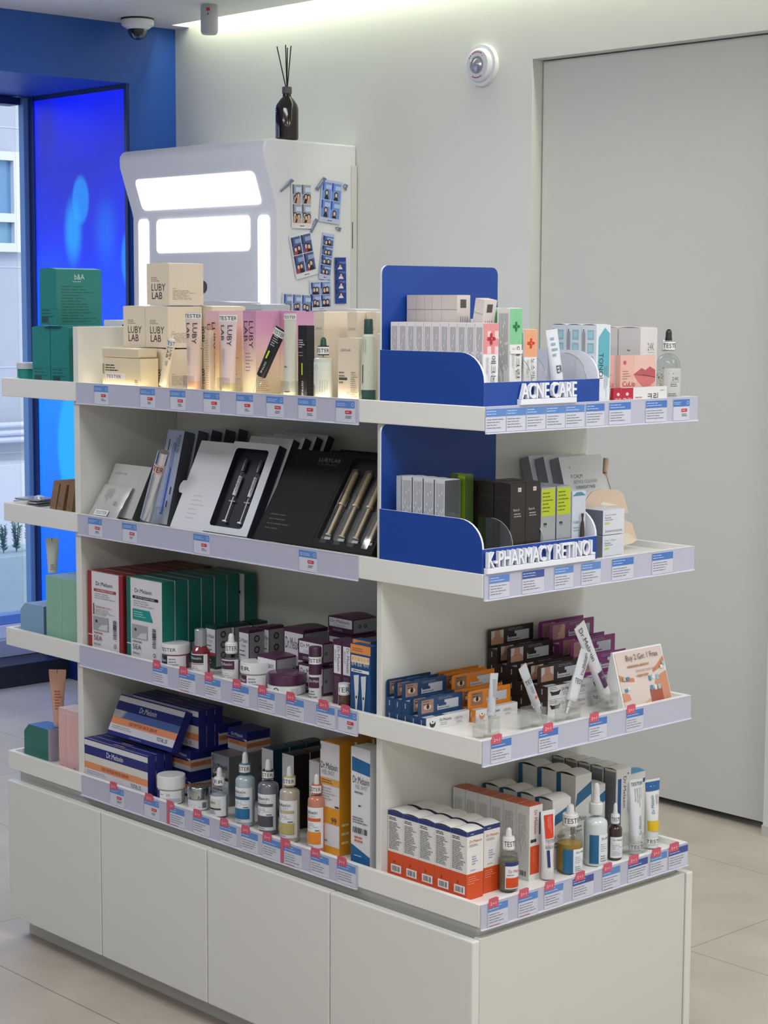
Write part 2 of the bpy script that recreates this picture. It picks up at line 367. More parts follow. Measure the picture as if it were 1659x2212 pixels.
b = MB(); b.box(DX0-.02, DX1+.02, 2.06, 2.08, 0, DZ, mat('#20201e', .8)); struct('door_gap_shade', b)  # dark sheet behind the door, the shade of its gaps as colour
b = MB(); b.box(DX1, 4.0, WY-.006, WY-.0005, 0, .03, mat('#c9c7c0', .4)); struct('baseboard_back', b)
b = MB(); b.box(4.0, 4.06, -4.5, 2.04, 0, 2.6, WALL); struct('wall_right', b)
b = MB(); b.box(-4.2, 4.06, -4.56, -4.5, 0, 2.6, WALL); struct('wall_front', b)
b = MB(); b.box(-4.2, WX, 1.748, 2.04, 0, CEIL+.06, BLUEW); b.box(-4.2, WX, -1.3, 1.748, 2.222, CEIL+.06, BLUEW); b.box(-4.2, WX, -4.5, -1.3, 0, CEIL+.06, BLUEW); struct('wall_left', b)
# window in the deep blue reveal
b = MB(); FB = mat('#6f9bd0', .4); b.box(-4.155, -4.12, 1.716, 1.737, .2, 2.218, FB); b.box(-4.2, -4.12, -1.3, -1.25, .2, 2.218, FB); b.box(-4.2, -4.12, -1.25, 1.705, 2.19, 2.218, mat('#1d2c4c', .4)); b.box(-4.2, -4.12, -1.25, 1.705, .2, .235, FB)
wf = struct('window_1', b, .002)
b = MB(); b.box(-4.166, -4.158, -1.25, 1.705, .235, 2.19, WGL); g = b.build('window_pane', wf, 0, 0)
b = MB(); b.box(-4.2, -3.9, -1.3, 1.747, 0, .084, mat('#20232c', .35)); struct('trim_2', b, .002)
b = MB(); b.box(-4.2, -4.06, -1.3, 1.747, .0845, .15, mat('#a9b3c4', .4)); b.box(-4.2, -4.1, -1.3, 1.747, .15, .1995, mat('#dfe3ea', .4)); struct('trim_3', b, .002)
# light cove lamp along the back wall
CV = mat('#f2f7d8', .5, emit=5.0)
b = MB(); b.box(-3.38, 3.95, 1.882, 1.892, 2.515, 2.535, CV); o = b.build('cove_lamp', None, 0, 0)
tag(o, 'long warm white light strip tucked in the ceiling slot above the white wall', 'light')
area('cove_light', (.28, 1.915, 2.56), 7.2, .04, 16, (.95, 1, .80), (math.radians(12), 0, 0))

# blue media screen lining the window reveal
def screen_mat():
    m = bpy.data.materials.new('media_screen'); m.use_nodes = True; nt = m.node_tree; N = nt.nodes.new; K = nt.links.new; b = nt.nodes['Principled BSDF']
    tc = N('ShaderNodeTexCoord'); sp = N('ShaderNodeSeparateXYZ'); K(tc.outputs['Object'], sp.inputs[0])
    mr = N('ShaderNodeMapRange'); mr.inputs[1].default_value = .1; mr.inputs[2].default_value = 2.2; K(sp.outputs[2], mr.inputs[0])
    n = N('ShaderNodeTexNoise'); n.inputs['Scale'].default_value = 2.2; n.inputs['Detail'].default_value = 1; K(tc.outputs['Object'], n.inputs['Vector'])
    ad = N('ShaderNodeMath'); ad.operation = 'MULTIPLY_ADD'; ad.inputs[1].default_value = .22; K(n.outputs['Fac'], ad.inputs[0]); K(mr.outputs[0], ad.inputs[2])
    sb = N('ShaderNodeMath'); sb.operation = 'SUBTRACT'; sb.inputs[1].default_value = .11; K(ad.outputs[0], sb.inputs[0])
    cr = N('ShaderNodeValToRGB'); E = cr.color_ramp.elements; E[0].position = 0; E[0].color = lin('#0058ff'); E[1].position = 1; E[1].color = lin('#0018ff')
    for p, c in ((.3, '#0078ff'), (.48, '#0090ff'), (.6, '#0058ff'), (.7, '#0030f8'), (.86, '#0a18c8')): e = E.new(p); e.color = lin(c)
    K(sb.outputs[0], cr.inputs[0]); prev = cr.outputs[0]
    for px, py, rx, rz, col, hard, amt in ((174, 432, .062, .1, '#1a9cff', .7, .7), (158, 500, .075, .16, '#18b0ff', .3, .7), (228, 500, .1, .17, '#0a88ff', .1, .4), (283, 560, .07, .13, '#1292ff', .7, .8), (165, 965, .14, .25, '#0cb4ff', .8, .9), (100, 280, .1, .2, '#1a1f9a', .1, .6)):
        c = on(1, 1.742, px, py); mp = N('ShaderNodeMapping'); mp.vector_type = 'POINT'
        mp.inputs['Location'].default_value = (-c.x/rx, 0, -c.z/rz); mp.inputs['Scale'].default_value = (1/rx, 0, 1/rz); K(tc.outputs['Object'], mp.inputs[0])
        ln = N('ShaderNodeVectorMath'); ln.operation = 'LENGTH'; K(mp.outputs[0], ln.inputs[0])
        r2 = N('ShaderNodeMapRange'); r2.interpolation_type = 'SMOOTHSTEP'; r2.inputs[1].default_value = hard; r2.inputs[2].default_value = 1.; r2.inputs[3].default_value = amt; r2.inputs[4].default_value = 0; K(ln.outputs['Value'], r2.inputs[0])
        mx = N('ShaderNodeMixRGB'); mx.inputs[2].default_value = lin(col); K(r2.outputs[0], mx.inputs[0]); K(prev, mx.inputs[1]); prev = mx.outputs[0]
    b.inputs['Base Color'].default_value = lin('#0a1a60'); b.inputs['Roughness'].default_value = .35
    K(prev, b.inputs['Emission Color']); b.inputs['Emission Strength'].default_value = .72; return m
sc = empty('media_screen', (0, 0, 0), 0, 'tall glowing blue media screen with soft light blobs lining the window reveal', 'screen')
b = MB(); b.box(-4.085, -3.49, 1.742, 1.7425, .14, 2.205, screen_mat()); b.build('display_surface', sc, 0, 0)
b = MB(); DB = mat('#12296b', .3); b.box(-4.118, -4.085, 1.738, 1.747, .09, 2.22, DB); b.box(-3.49, -3.473, 1.738, 1.747, .0, 2.22, DB); b.box(-4.085, -3.49, 1.7425, 1.747, .0, 2.22, DB); b.build('screen_bezel', sc, 0, 0)

# ------------------------------------------------------------------ outside
b = MB(); b.box(-14, -4.21, -6, 12, -.12, -.06, mat('#b9bcc4', .8)); o = b.build('pavement', None, 0, 0); o['kind'] = 'structure'
fa = empty('office_building', (-7.4, 3.4, -.06), 0, 'pale stone office building seen through the window on the left', 'building')
b = MB(); FC = mat('#a6a9af', .7, noise=.15); b.box(-.5, 0, -6, 4, 0, 6, FC)
SM = mat('#aeb2bb', .8)
for z in (.62, 1.12, 1.7, 2.5, 3.1): b.box(0, .003, -6, 4, z, z+.008, SM)
for y in (-.9, -.45, .0, .115, .6): b.box(0, .003, y, y+.006, 0, 6, SM)
b.build('facade', fa, 0, 0)
w0 = on(0, -7.4, 35, 330); w1 = on(0, -7.4, 35, 545); b = MB(); fy = w0.y-3.4; za, zb = w1.z+.06, w0.z+.06; FRM = mat('#c4c7cd', .4)
b.box(0, .05, fy-.05, fy, za, zb, FRM); b.box(0, .05, fy-1.4, fy-1.35, za, zb, FRM); b.box(0, .05, fy-1.35, fy-.05, zb-.05, zb, FRM); b.box(0, .05, fy-1.35, fy-.05, za, za+.05, FRM); b.box(0, .05, fy-1.35, fy-.05, za+.17, za+.22, FRM); wfr = b.build('window_frame', fa, 0, 0)
b = MB(); b.box(.004, .012, fy-1.35, fy-.05, za+.22, zb-.05, mat('#5f86a4', .15)); b.box(.004, .012, fy-1.35, fy-.05, za+.05, za+.17, mat('#66909f', .15)); b.build('window_glass', wfr, 0, 0)
b = MB()
for py in (925, 942, 957): q = on(0, -7.3, 10, py); b.tube((.1, -3, q.z+.06), (.1, 3, q.z+.09), .018, mat('#aeb4c6', .5), 10)
b.build('wall_pipes', fa, 0)
b = MB(); b.box(0, .28, -3, .3, 0, .58, mat('#b4b7bd', .6)); b.box(.28, .285, -.1, -.02, .1, .5, mat('#b9bec8', .6)); b.box(.28, .285, -.2, -.18, .0, .58, SM); b.build('utility_box', fa, .004)
pl = empty('planter', (-5.3, 2.3, -.06), 0, 'low frosted planter wall outside the window', 'planter')
PH = on(0, -5.3, 40, 1200).z+.06
b = MB(); b.box(-.35, 0, -2.5, 1.5, 0, PH, mat('#a4b6ba', .5, noise=.3)); b.build('planter_box', pl, .004)
def shrub(px, py, h, seed, lb):
    q = on(0, -5.42, px, py); o = empty('shrub', (-5.42, q.y, PH-.0595), 0, lb+' of three thin leafy shrubs in the planter outside', 'shrub', 'shrubs outside the window')
    rn = random.Random(seed); s_ = MB(); l = MB(); G = mat('#6d8f7e', .6)
    for k in range(5):
        a = Vector((0, 0, 0)); hh = h*(.6+.4*rn.random()); t = Vector((rn.uniform(-.04, .04), rn.uniform(-.012, .012), hh)); s_.tube(a, t, .0022, mat('#5f6a58', .7), 5)
        for j in range(30):
            f = .1+.9*j/29; c = a.lerp(t, f); an = rn.random()*6.3; d = Vector((math.cos(an), math.sin(an), .5)).normalized()*.024*(1.2-f*.6); e = Vector((-math.sin(an), math.cos(an), 0))*.006
            l.add([c, c+d*.5+e, c+d, c+d*.5-e], [(0, 1, 2, 3)], G)
    s_.build('stems', o); l.build('leaves', o, 0, 0)
for i, (px, h) in enumerate(((8, .14), (36, .19), (62, .25))): shrub(px, 1200, h, i, ('leftmost and shortest', 'middle', 'rightmost and tallest')[i])

# ------------------------------------------------------------------ ceiling fittings
p = on(2, CEIL, 297, 40); dm = empty('dome_camera', (p.x, p.y, CEIL), 0, 'white dome security camera on the ceiling in front of the blue wall', 'camera'); R = .0575
b = MB(); b.lathe([(R*1.0, 0), (R, -.006)], mat('#22242a', .5), 36); b.build('mounting_gasket', dm)
b = MB(); b.lathe([(R*.98, -.006), (R*1.0, -.012), (R*.97, -.024), (R*.66, -.036), (R*.6, -.038)], mat('#e6e6ea', .3), 36); b.build('housing', dm)
b = MB(); b.lathe([(R*.6*math.cos(t*math.pi/16), -.038-R*.62*math.sin(t*math.pi/16)) for t in range(0, 9)], SMK, 28); b.build('dome_cover', dm)
b = MB(); b.lathe([(R*.42, -.037), (R*.42, -.052), (.01, -.062)], mat('#1a1c22', .4), 20); b.tube((.004, -.004, -.05), (.016, -.016, -.06), .009, mat('#30343c', .2), 14); b.build('lens_module', dm)
p = on(2, CEIL, 452, 10); rd = .0285; sn = empty('presence_sensor', (p.x, p.y, CEIL), 0, 'grey white cylindrical sensor hanging from the ceiling beside the light slot', 'sensor')
b = MB(); b.lathe([(rd*.9, 0), (rd*.92, -.004), (rd, -.008), (rd*1.02, -.05), (rd*1.0, -.084), (rd*.94, -.092), (rd*.8, -.097), (0, -.099)], mat('#b6b8bd', .4), 36); b.build('sensor_body', sn)
mb = MB(); F = Face(mb, (0, 0, -.045), (1, 0, 0), (0, 0, 1), .03, .03, bend=rd*1.02); cuv(F); F.rect(.3, .7, .72, 1.05, mat('#c23038', .5)); F.lines(.34, .8, .68, .95, 1, P('#f0dede')); F.rect(.46, .25, .56, .5, BLK); q = mb.build('red_badge', sn); q.rotation_euler[2] = .75
p = on(1, WY, 1045, 142); R = .0635; al = empty('alarm_strobe', (p.x, WY, p.z), 0, 'round white alarm beacon with clear lens on the white wall', 'alarm', rx=HP)
b = MB(); b.lathe([(R, 0), (R, .008), (R*.97, .014)], mat('#e4e5ea', .35), 48); b.build('back_plate', al)
b = MB(); b.lathe([(R*.8, .0145), (R*.78, .024), (R*.7, .029), (R*.42, .030)], mat('#dfe0e8', .35), 48)
F = Face(b, (0, 0, .030), (1, 0, 0), (0, 1, 0), 1, 1)
for k in range(7):
    for s0 in (-1, 1): a = -HP*s0+(k-3)*.16; q = R*.6; F.rect(q*math.cos(a)-.002, q*math.sin(a)-.0022, q*math.cos(a)+.002, q*math.sin(a)+.0022, P('#b8506a'))
for k in range(2): a = HP+.75+.2*k; F.disc(R*.6*math.cos(a), R*.6*math.sin(a), .002, .002, BLK)
F.disc(R*.62*math.cos(-.9), R*.62*math.sin(.7), .0014, .0014, BLK); b.build('cover', al)
b = MB(); b.lathe([(R*.42, .0302), (R*.4, .036), (R*.2, .042), (0, .044)], clear('strobe_lens', (.85, .85, .85), .6), 30); b.lathe([(R*.3, .0303), (R*.2, .034), (0, .033)], SILV, 24); b.build('strobe_lens', al)

# ------------------------------------------------------------------ photo booth against the wall
BX0, BX1 = -3.272, -2.4844; yF = 1.617; yT = 1.562; zTop = 1.962
bo = empty('photo_booth', ((BX0+BX1)/2, 1.8, 0), 0, 'white photo booth machine with glowing panels standing against the white wall', 'photo booth')
ox, oy = (BX0+BX1)/2, 1.8
prof = [(WY-.003-oy, .0), (WY-.003-oy, zTop-.003)]; prof += [(1.60-oy, zTop)]
cr_ = .03
for k in range(7): a = HP*k/6; prof.append((yT+cr_-oy-cr_*math.sin(a), zTop-cr_+cr_*math.cos(a)))
prof += [(yT-oy+.001, 1.905), (1.612-oy, 1.757), (yF-oy, 1.735), (yF-oy, .0)]
BW = mat('#dbdbe0', .35); b = MB(); b.prism(prof[::-1], BX0-ox, BX1-ox, 'x', BW); b.build('booth_body', bo, .006, 30)
LIT = mat('#f6f8ff', .4, emit=3.6)
def sl(py0, px):  # point on the sloped head
    a = Vector((0, yT+.001, 1.905)); c = Vector((0, 1.612, 1.757)); d = FWD+RGT*((px-FW/2)/FPX)-UPV*((py0-FH/2)/FPX); e = c-a; n = Vector((0, e.z, -e.y)); t = n.dot(a-CAMP)/n.dot(d); return CAMP+d*t
def rpanel(cs, nrm, rad, name, m):  # rounded emissive panel from 4 corners (bl, br, tr, tl)
    bl, br, tr, tl = cs; u = (br-bl); v = (tl-bl); w, h = u.length, v.length; u.normalize(); v = (v-u*v.dot(u)).normalized(); pts = []
    for cx, cy, a0 in ((w-rad, rad, -HP), (w-rad, h-rad, 0), (rad, h-rad, HP), (rad, rad, 2*HP)):
        for k in range(6): a = a0+HP*k/5; pts.append(bl+u*(cx+rad*math.cos(a))+v*(cy+rad*math.sin(a)))
    q = MB(); O = Vector((ox, oy, 0)); n = len(pts); F = [p_-O-nrm*.002 for p_ in pts]; Bk = [p_-O+nrm*.001 for p_ in pts]
    q.add(Bk+F, [tuple(range(n, 2*n))]+[(i, n+i, n+(i+1) % n, (i+1) % n) for i in range(n)], m); return q.build(name, bo, 0, 0)
NS = Vector((0, .148, .05)).normalized(); NV = Vector((0, 1, 0))
def hz(py0, py1, xa, xb, fn): # horizontal panel with level edges
    z1 = fn(py0, xb); z0 = fn(py1, xb); A = fn(py0, xa)
    return [Vector((A.x, z0.y, z0.z)), z0, Vector((z0.x, z1.y, z1.z)), Vector((A.x, z1.y, z1.z))]
rpanel(hz(368, 440, 286, 566, sl), NS, .018, 'upper_light_panel', LIT)
fv = lambda py, px: on(1, yF, px, py)
a = fv(541, 540); c = fv(466, 540); l_ = fv(470, 339); rpanel([Vector((l_.x, yF, a.z)), a, Vector((a.x, yF, c.z)), Vector((l_.x, yF, c.z))], NV, .015, 'lower_light_panel', LIT)
for xa, xb, name in ((300, 321, 'side_light_strip'), (558, 582, 'side_light_strip')):
    A, B = fv(465 if xa > 400 else 474, xa), fv(465 if xa > 400 else 474, xb); z0 = 1.2; rpanel([Vector((A.x, yF, z0)), Vector((B.x, yF, z0)), Vector((B.x, yF, B.z)), Vector((A.x, yF, B.z))], NV, .014, name, LIT)
c = fv(620, 439); b = MB(); b.lathe([(.021, -.002), (.0205, .003), (0, .004)], mat('#23252c', .3), 28); q = b.build('camera_eye', bo); q.location = c-Vector((ox, oy, 0)); q.rotation_euler[0] = HP
b = MB(); q = on(0, BX1, 758, 358); b.box(BX1-ox, BX1-ox+.004, q.y-oy, WY-.003-oy, 0, q.z, mat('#d0d0cb', .35)); h0 = on(0, BX1, 759, 480); h1 = on(0, BX1, 759, 537); b.box(BX1-ox+.004, BX1-ox+.0055, q.y-oy+.002, q.y-oy+.005, h1.z, h0.z, BLK); b.build('side_access_panel', bo, .001, 0)
# photo strips taped on the booth's side
def strip(quad, label, rows, cols, frame, tones, curl=.0, foot=.12, seed=0):
    tl, tr, br, bl = [on(0, BX1+.004, *q) for q in quad]; u = (tr-tl); v = (tl-bl); w, h = (u.length+(br-bl).length)/2, (v.length+(tr-br).length)/2; u.normalize(); v = v.normalized()
    r = empty('photo_strip', bl, 0, label, 'photo', 'photo strips taped to the booth'); r.matrix_world = Matrix(((u.x, v.x, 1, bl.x), (u.y, v.y, 0, bl.y), (u.z, v.z, 0, bl.z), (0, 0, 0, 1)))
    r.rotation_mode = 'XYZ'; ang = math.atan2(u.z, u.y); r.matrix_world = Matrix.Translation(bl) @ Matrix(((0, 0, 1, 0), (math.cos(ang), -math.sin(ang), 0, 0), (math.sin(ang), math.cos(ang), 0, 0), (0, 0, 0, 1)))
    m = MB(); m.box(0, w, 0, h, .0003, .0011, P(frame)); F = Face(m, (0, 0, .0011), (1, 0, 0), (0, 1, 0), w, h); rn = random.Random(seed); mg = .045
    for i in range(rows):
        for j in range(cols):
            x0 = mg+(1-2*mg)*j/cols; x1 = mg+(1-2*mg)*(j+1)/cols-.03*(j < cols-1); y0 = foot+(1-foot-mg)*i/rows; y1 = foot+(1-foot-mg)*(i+1)/rows-.018
            F.rect(x0, y0, x1, y1, P(tones[0])); hx, hy = x1-x0, y1-y0
            F.rect(x0+hx*.4, y0+hy*.62, x1, y0+hy*.86, P(tones[1])); F.rect(x0, y0+hy*.5, x0+hx*.18, y1, P(tones[2]))
            F.k = 5
            for k in range(tones[3]):
                cx = x0+hx*(.2+.6*(k+.5)/tones[3]+rn.uniform(-.05, .05)); cy = y0+hy*(.34+rn.uniform(-.06, .1)); rx = min(hx*w*.17, hy*h*.2)
                F.disc(cx, cy, rx*1.25, rx*1.45, P('#1d1a22')); F.poly([(max(x0, cx-hx*.26), y0), (min(x1, cx+hx*.26), y0), (cx+hx*.12, cy-hy*.1), (cx-hx*.12, cy-hy*.1)], P(tones[4] if k % 2 == 0 else '#1b1c2a')); F.disc(cx, cy-rx*.15/h, rx*.78, rx, P('#d9b6a2'))
            F.k = 2
    F.lines(.4, foot*.3, .75, foot*.6, 1, INK); m.build('photo_print', r, 0, 0); return r
strip(((630, 393), (675, 395), (672, 496), (630, 493)), 'white framed photo print of a crowd of friends, highest and nearest the booth front', 2, 2, '#dcdad8', ('#9aa3b8', '#c9d2e4', '#5b6070', 3, '#c9a184'), seed=1)
strip(((700, 392), (743, 400), (732, 496), (689, 478)), 'lilac framed photo print of one long haired person, beside the booth edge at the top', 2, 2, '#b9bee0', ('#6f8fd0', '#a9bfe6', '#2853b8', 1, '#20242f'), seed=2)
strip(((624, 508), (671, 496), (685, 590), (640, 604)), 'tilted white framed photo print hanging in the middle below the crowd photo', 2, 2, '#d6d8dc', ('#4c5a90', '#8fa0c8', '#232c66', 2, '#b03a3c'), seed=3)
strip(((701, 503), (725, 508), (713, 607), (688, 602)), 'slim strip of four small photos tilted between the larger prints', 4, 1, '#b4badc', ('#4f6fae', '#9db4dc', '#26356e', 2, '#1d2233'), seed=4)
strip(((725, 556), (749, 556), (748, 655), (724, 656)), 'navy framed straight strip of four photos nearest the booth rear edge', 4, 1, '#1c3f94', ('#26408c', '#5a74b8', '#16265c', 1, '#e8e4dc'), seed=5)
strip(((666, 606), (712, 604), (716, 668), (671, 672)), 'white framed photo print of two dark dressed people low on the booth side', 2, 2, '#c6cce0', ('#7c90c4', '#a8b8dc', '#223a90', 2, '#16182a'), seed=6)
strip(((607, 632), (676, 636), (668, 680), (609, 678)), 'wide photo print with blank left margin partly hidden behind the cartons', 1, 3, '#d2d4da', ('#7f8cb4', '#b6c4e0', '#1b4fae', 2, '#2a4aa0'), seed=7)
def tape(pts, label):
    ps = [on(0, BX1+.0056, *q) for q in pts]; O = ps[0].copy(); r = MB(); r.add([p_-O for p_ in ps]+[p_-O-Vector((.0004, 0, 0)) for p_ in ps], [(0, 1, 2, 3), (7, 6, 5, 4), (0, 4, 5, 1), (1, 5, 6, 2), (2, 6, 7, 3), (3, 7, 4, 0)], mat('#6d7894', .4)); d = (ps[1]-ps[0]); e = ps[3]-ps[0]
    c = [ps[0]-O+d*a_+e*b_+Vector((.0003, 0, 0)) for a_, b_ in ((.15, .2), (.4, .2), (.4, .8), (.15, .8))]; r.add(c, [(0, 1, 2, 3)], P('#b9bfcb'))
    o = r.build('tape_piece', None, 0, 0); o.location = O; tag(o, label, 'tape', 'blue grey tape pieces holding the photos')
tape([(605, 413), (608, 415), (636, 391), (630, 386)], 'grey tape piece holding the crowd photo at its top left')
tape([(681, 408), (687, 413), (706, 386), (699, 382)], 'grey tape piece holding the lilac framed photo at its top left')
tape([(669, 501), (674, 504), (688, 476), (682, 471)], 'grey tape piece slanting up between the upper and middle photos')
tape([(724, 493), (735, 501), (738, 492), (727, 490)], 'grey tape piece under the lilac framed photo')
tape([(741, 401), (748, 413), (752, 400), (745, 397)], 'grey tape piece at the top right of the lilac framed photo')
# reed diffuser on the booth
dfx = -2.524; dfy = lsol(1, (dfx, 0, zTop), 0, 620); df = empty('reed_diffuser', (dfx, dfy, zTop+.0002), .1, 'dark brown reed diffuser bottle with black sticks on top of the photo booth', 'diffuser')
df.scale = [(lsol(2, (dfx, dfy, 0), 1, 97)-zTop)/.271]*3; DG = mat('#1c1012', .12, coat=.5); r = .0335
b = MB(); b.lathe([(r*.8, 0), (r*.97, .003), (r, .009), (r, .088), (r*.93, .1), (r*.62, .116), (r*.38, .124), (r*.35, .133)], DG, 40)
F = Face(b, (0, 0, 0), (1, 0, 0), (0, 0, 1), .05, .1, bend=r); cuv(F); F.lines(.1, .72, .35, .95, 4, P('#8f93c0')); F.lines(.1, .12, .34, .2, 1, P('#8f8a96')); b.build('bottle', df)
b = MB(); b.lathe([(r*.41, .133), (r*.42, .134), (r*.42, .150), (r*.39, .152)], mat('#5c585a', .5), 30); b.build('cap_ring', df)
for (tx, tz) in ((-.031, .268), (-.004, .271), (.0015, .263), (.013, .2675)): b = MB(); b.tube((tx*.15, 0, .152), (tx, tx*.3, tz), .0016, mat('#141611', .6), 8); b.build('reed_stick', df)

# ================================================================== the display unit
cb = empty('base_cabinet', (-L_/2, W_/2, 0), 0, 'white base cabinet with flush doors under the shelves', 'cabinet'); q = Vector((L_/2, -W_/2, 0))
def part(mb, name, par, off, bevel=.0012):
    o = mb.build(name, par, bevel, 0); o.location = off; return o
WC = mat('#d9d9d4', .32, coat=.15)
b = MB(); b.box(-1.472, -.016, .014, W_-.014, .0535, .3905, WC); part(b, 'carcass', cb, q)
b = MB(); b.box(-.0155, -.001, .0025, W_-.0025, .0535, .3705, mat('#cfcfca', .32, coat=.15)); part(b, 'end_panel', cb, q)
b = MB(); b.box(-1.4715, -.03, .03, W_-.03, .0, .053, mat('#c9c8c2', .4)); part(b, 'plinth', cb, q)
for sd in (0, 1):
    for k in range(4):
        x0 = -1.4765+k*.37; b = MB(); y0, y1 = (-.018, .0) if sd == 0 else (W_, W_+.018); b.box(x0+.0015, x0+.3685, y0, y1, .0535, .3705, WC)
        d = part(b, 'door', cb, q, .0025)
fr = empty('shelf_frame', (-L_/2, W_/2, ZS[4]), 0, 'white upright panels and centre back panel carrying the shelves', 'shelf frame'); q = Vector((L_/2, -W_/2, -ZS[4]))
TH = .0406
segs = [(ZS[4], ZT[3]-TH), (ZS[3], ZT[2]-TH), (ZS[2], ZT[1]-TH), (ZS[1], 1.396)]
XR0, XR1 = -.272, -.258; XL0, XL1 = -1.228, -1.208
for i, (z0, z1) in enumerate(segs):
    for x0, x1 in ((XL0, XL1), (XR0, XR1)): b = MB(); b.box(x0, x1, .0105, W_-.0105 if i < 3 else .284, z0+.0002, z1-.0002, WC); part(b, 'side_panel', fr, q, .0012)
    if i < 3: b = MB(); b.box(XL1, XR0, .268, .284, z0+.0002, z1-.0002, WC); part(b, 'back_panel', fr, q, 0)
names = {1: 'top', 2: 'second', 3: 'third', 4: 'bottom'}
for k in (1, 2, 3, 4):
    zt = ZT[k]; tr = empty('display_tray', (-L_/2, W_/2, zt-TH), 0, 'white lipped shelf tray, %s of the four tiers' % ('topmost' if k == 1 else 'second highest' if k == 2 else 'third highest' if k == 3 else 'lowest, on the cabinet'), 'shelf', 'stacked shelf trays'); q = Vector((L_/2, -W_/2, -(zt-TH)))
    t = .01; b = MB(); b.box(-L_+t, -t, t, W_-t, zt-TH+.001, ZS[k], WHITE); part(b, 'shelf_board', tr, q, 0)
    for x0, x1, y0, y1 in ((-L_, 0, 0, t), (-L_, 0, W_-t, W_), (-L_, -L_+t, t, W_-t), (-t, 0, t, W_-t)):
        b = MB(); b.box(x0, x1, y0, y1, zt-TH, zt, WHITE); part(b, 'edge_lip', tr, q, .0012)
# price rails, price tags, promotion flags
LIL = mat('#b6b7ca', .35, coat=.3); RIDGE = mat('#d6d6e8', .15, coat=.6)
TB = ['#5b84c4', '#4674bb', '#3d4f95']
def rail(k, side):
    zt = ZT[k]; nm = names[k]
    if side == 'long': r = empty('price_rail', (-1.1995, 0, zt-.0445), 0, 'pale lilac price rail on the long side of the %s shelf' % nm, 'price rail'); ln = 1.1995-.3083
    else: r = empty('price_rail', (0, .0015, zt-.0445), HP, 'pale lilac price rail on the near end of the %s shelf' % nm, 'price rail'); ln = W_-.002
    b = MB(); b.box(0, ln, -.0022, -.0003, .001, .0435, LIL); b.build('rail_backing', r, 0, 0)
    b = MB(); b.box(0, ln, -.0052, -.0003, -.0012, .001, RIDGE); b.box(0, ln, -.0028, -.0003, .0435, .0447, RIDGE); b.build('clear_edge', r, .0004, 0)
    return r
def ptag(k, side, px0, px1, label, kind='info', flag=None, red=False, col=0, tex='2+1'):
    zt = ZT[k]
    if side == 'long': a = lsol(0, (0, -.0025, zt-.02), 0, px0); c = lsol(0, (0, -.0025, zt-.02), 0, px1); loc = (a, -.0023, zt-.0425); rz = 0
    else: a = lsol(1, (.0025, 0, zt-.02), 0, px0); c = lsol(1, (.0025, 0, zt-.02), 0, px1); loc = (.0023, a, zt-.0425); rz = HP
    w = c-a; h = .0385; r = empty('price_tag', loc, rz, label, 'price tag', 'price tags on the shelf rails'); b = MB(); b.box(0, w, -.0008, 0, 0, h, P('#c8cad8')); F = Face(b, (0, -.0008, 0), (1, 0, 0), (0, 0, 1), w, h)
    F.rect(.0, .66, 1, 1, P(TB[col])); sd = int(px0)
    if kind == 'price':
        F.lines(.06, .74, .7, .9, 2, P('#a9bfe6'), seed=sd); F.ring(.88, .83, .0035, P('#b5c8ea')); F.rect(.5, .4, .84, .55, P('#c4343c')); F.lines(.55, .44, .8, .51, 1, P('#efc9c9'), seed=sd); F.lines(.52, .18, .86, .33, 2, TXT, seed=sd+2)
    else:
        F.lines(.05, .72, .75, .95, 2, P('#b7cbec'), seed=sd, fill=.3); F.lines(.06, .12, .9, .6, 4, TXT, seed=sd+1, fill=.24)
        if red: F.rect(.06, .015, .6, .045, RED)
    F.rect(0, 0, .012, 1, P('#9ea2b8')); b.build('tag_card', r, 0, 0)
    if flag is not None:
        f0, f1 = flag; b = MB(); q = [(w*f0, h*.86), (w*f1, h*.86), (w*(f1+.02), h+.0095), (w*(f1-.1), h+.012), (w*(f0+.04), h+.011)]
        if red == 'strip': q = [(-w*.18, 0), (-w*.02, 0), (-w*.02, h*.86), (w*f1, h*.86), (w*(f1+.02), h+.008), (w*(f1-.1), h+.011), (-w*.18, h+.011)]
        b.prism(q, -.0016, -.001, 'y', RED); F = Face(b, (w*f0, -.0016, h*.86), (1, 0, 0), (0, 0, 1), w*(f1-f0), .011); F.txt(tex, .22, .4, .8, .85, P('#f0d4da')); b.build('promotion_flag', r, 0, 0)
for k in (1, 2, 3, 4): rail(k, 'long'); rail(k, 'end')
def tags(k, side, lst):
    n = len(lst)
    for i, t in enumerate(lst):
        wh = 'long side' if side == 'long' else 'near end'; kw = t[2] if len(t) > 2 else {}
        what = 'blue '+('red priced' if kw.get('kind') == 'price' else 'text')+(' tag with red flag' if 'flag' in kw else ' tag')
        ptag(k, side, t[0], t[1], '%s, %s from left on %s of %s shelf' % (what, ORD[i], wh, names[k]), **kw)
PR = dict(kind='price')
tags(1, 'long', [(204, 234, PR), (303, 335.5, PR), (368, 401, PR), (440, 475, PR), (511, 547, PR), (576, 613, PR), (644.6, 683, PR), (726, 767, PR)])
tags(1, 'end', [(1048, 1092, {}), (1093, 1135, {}), (1136, 1178, {}), (1179, 1220, {}), (1220.5, 1262, {}), (1265, 1305, dict(col=1)), (1315, 1362, dict(col=1)), (1394, 1440, dict(col=1)), (1453.5, 1489, dict(kind='price', col=1))])
tags(2, 'long', [(191, 221, PR), (265, 296, PR), (418.7, 452.7, PR), (646.5, 684.6, PR)])
tags(2, 'end', [(1056, 1100, {}), (1127, 1175, dict(col=2)), (1197, 1238, {}), (1255, 1297, {}), (1321, 1368, dict(col=1)), (1407.6, 1453, dict(col=1))])
FL = (0., .5)
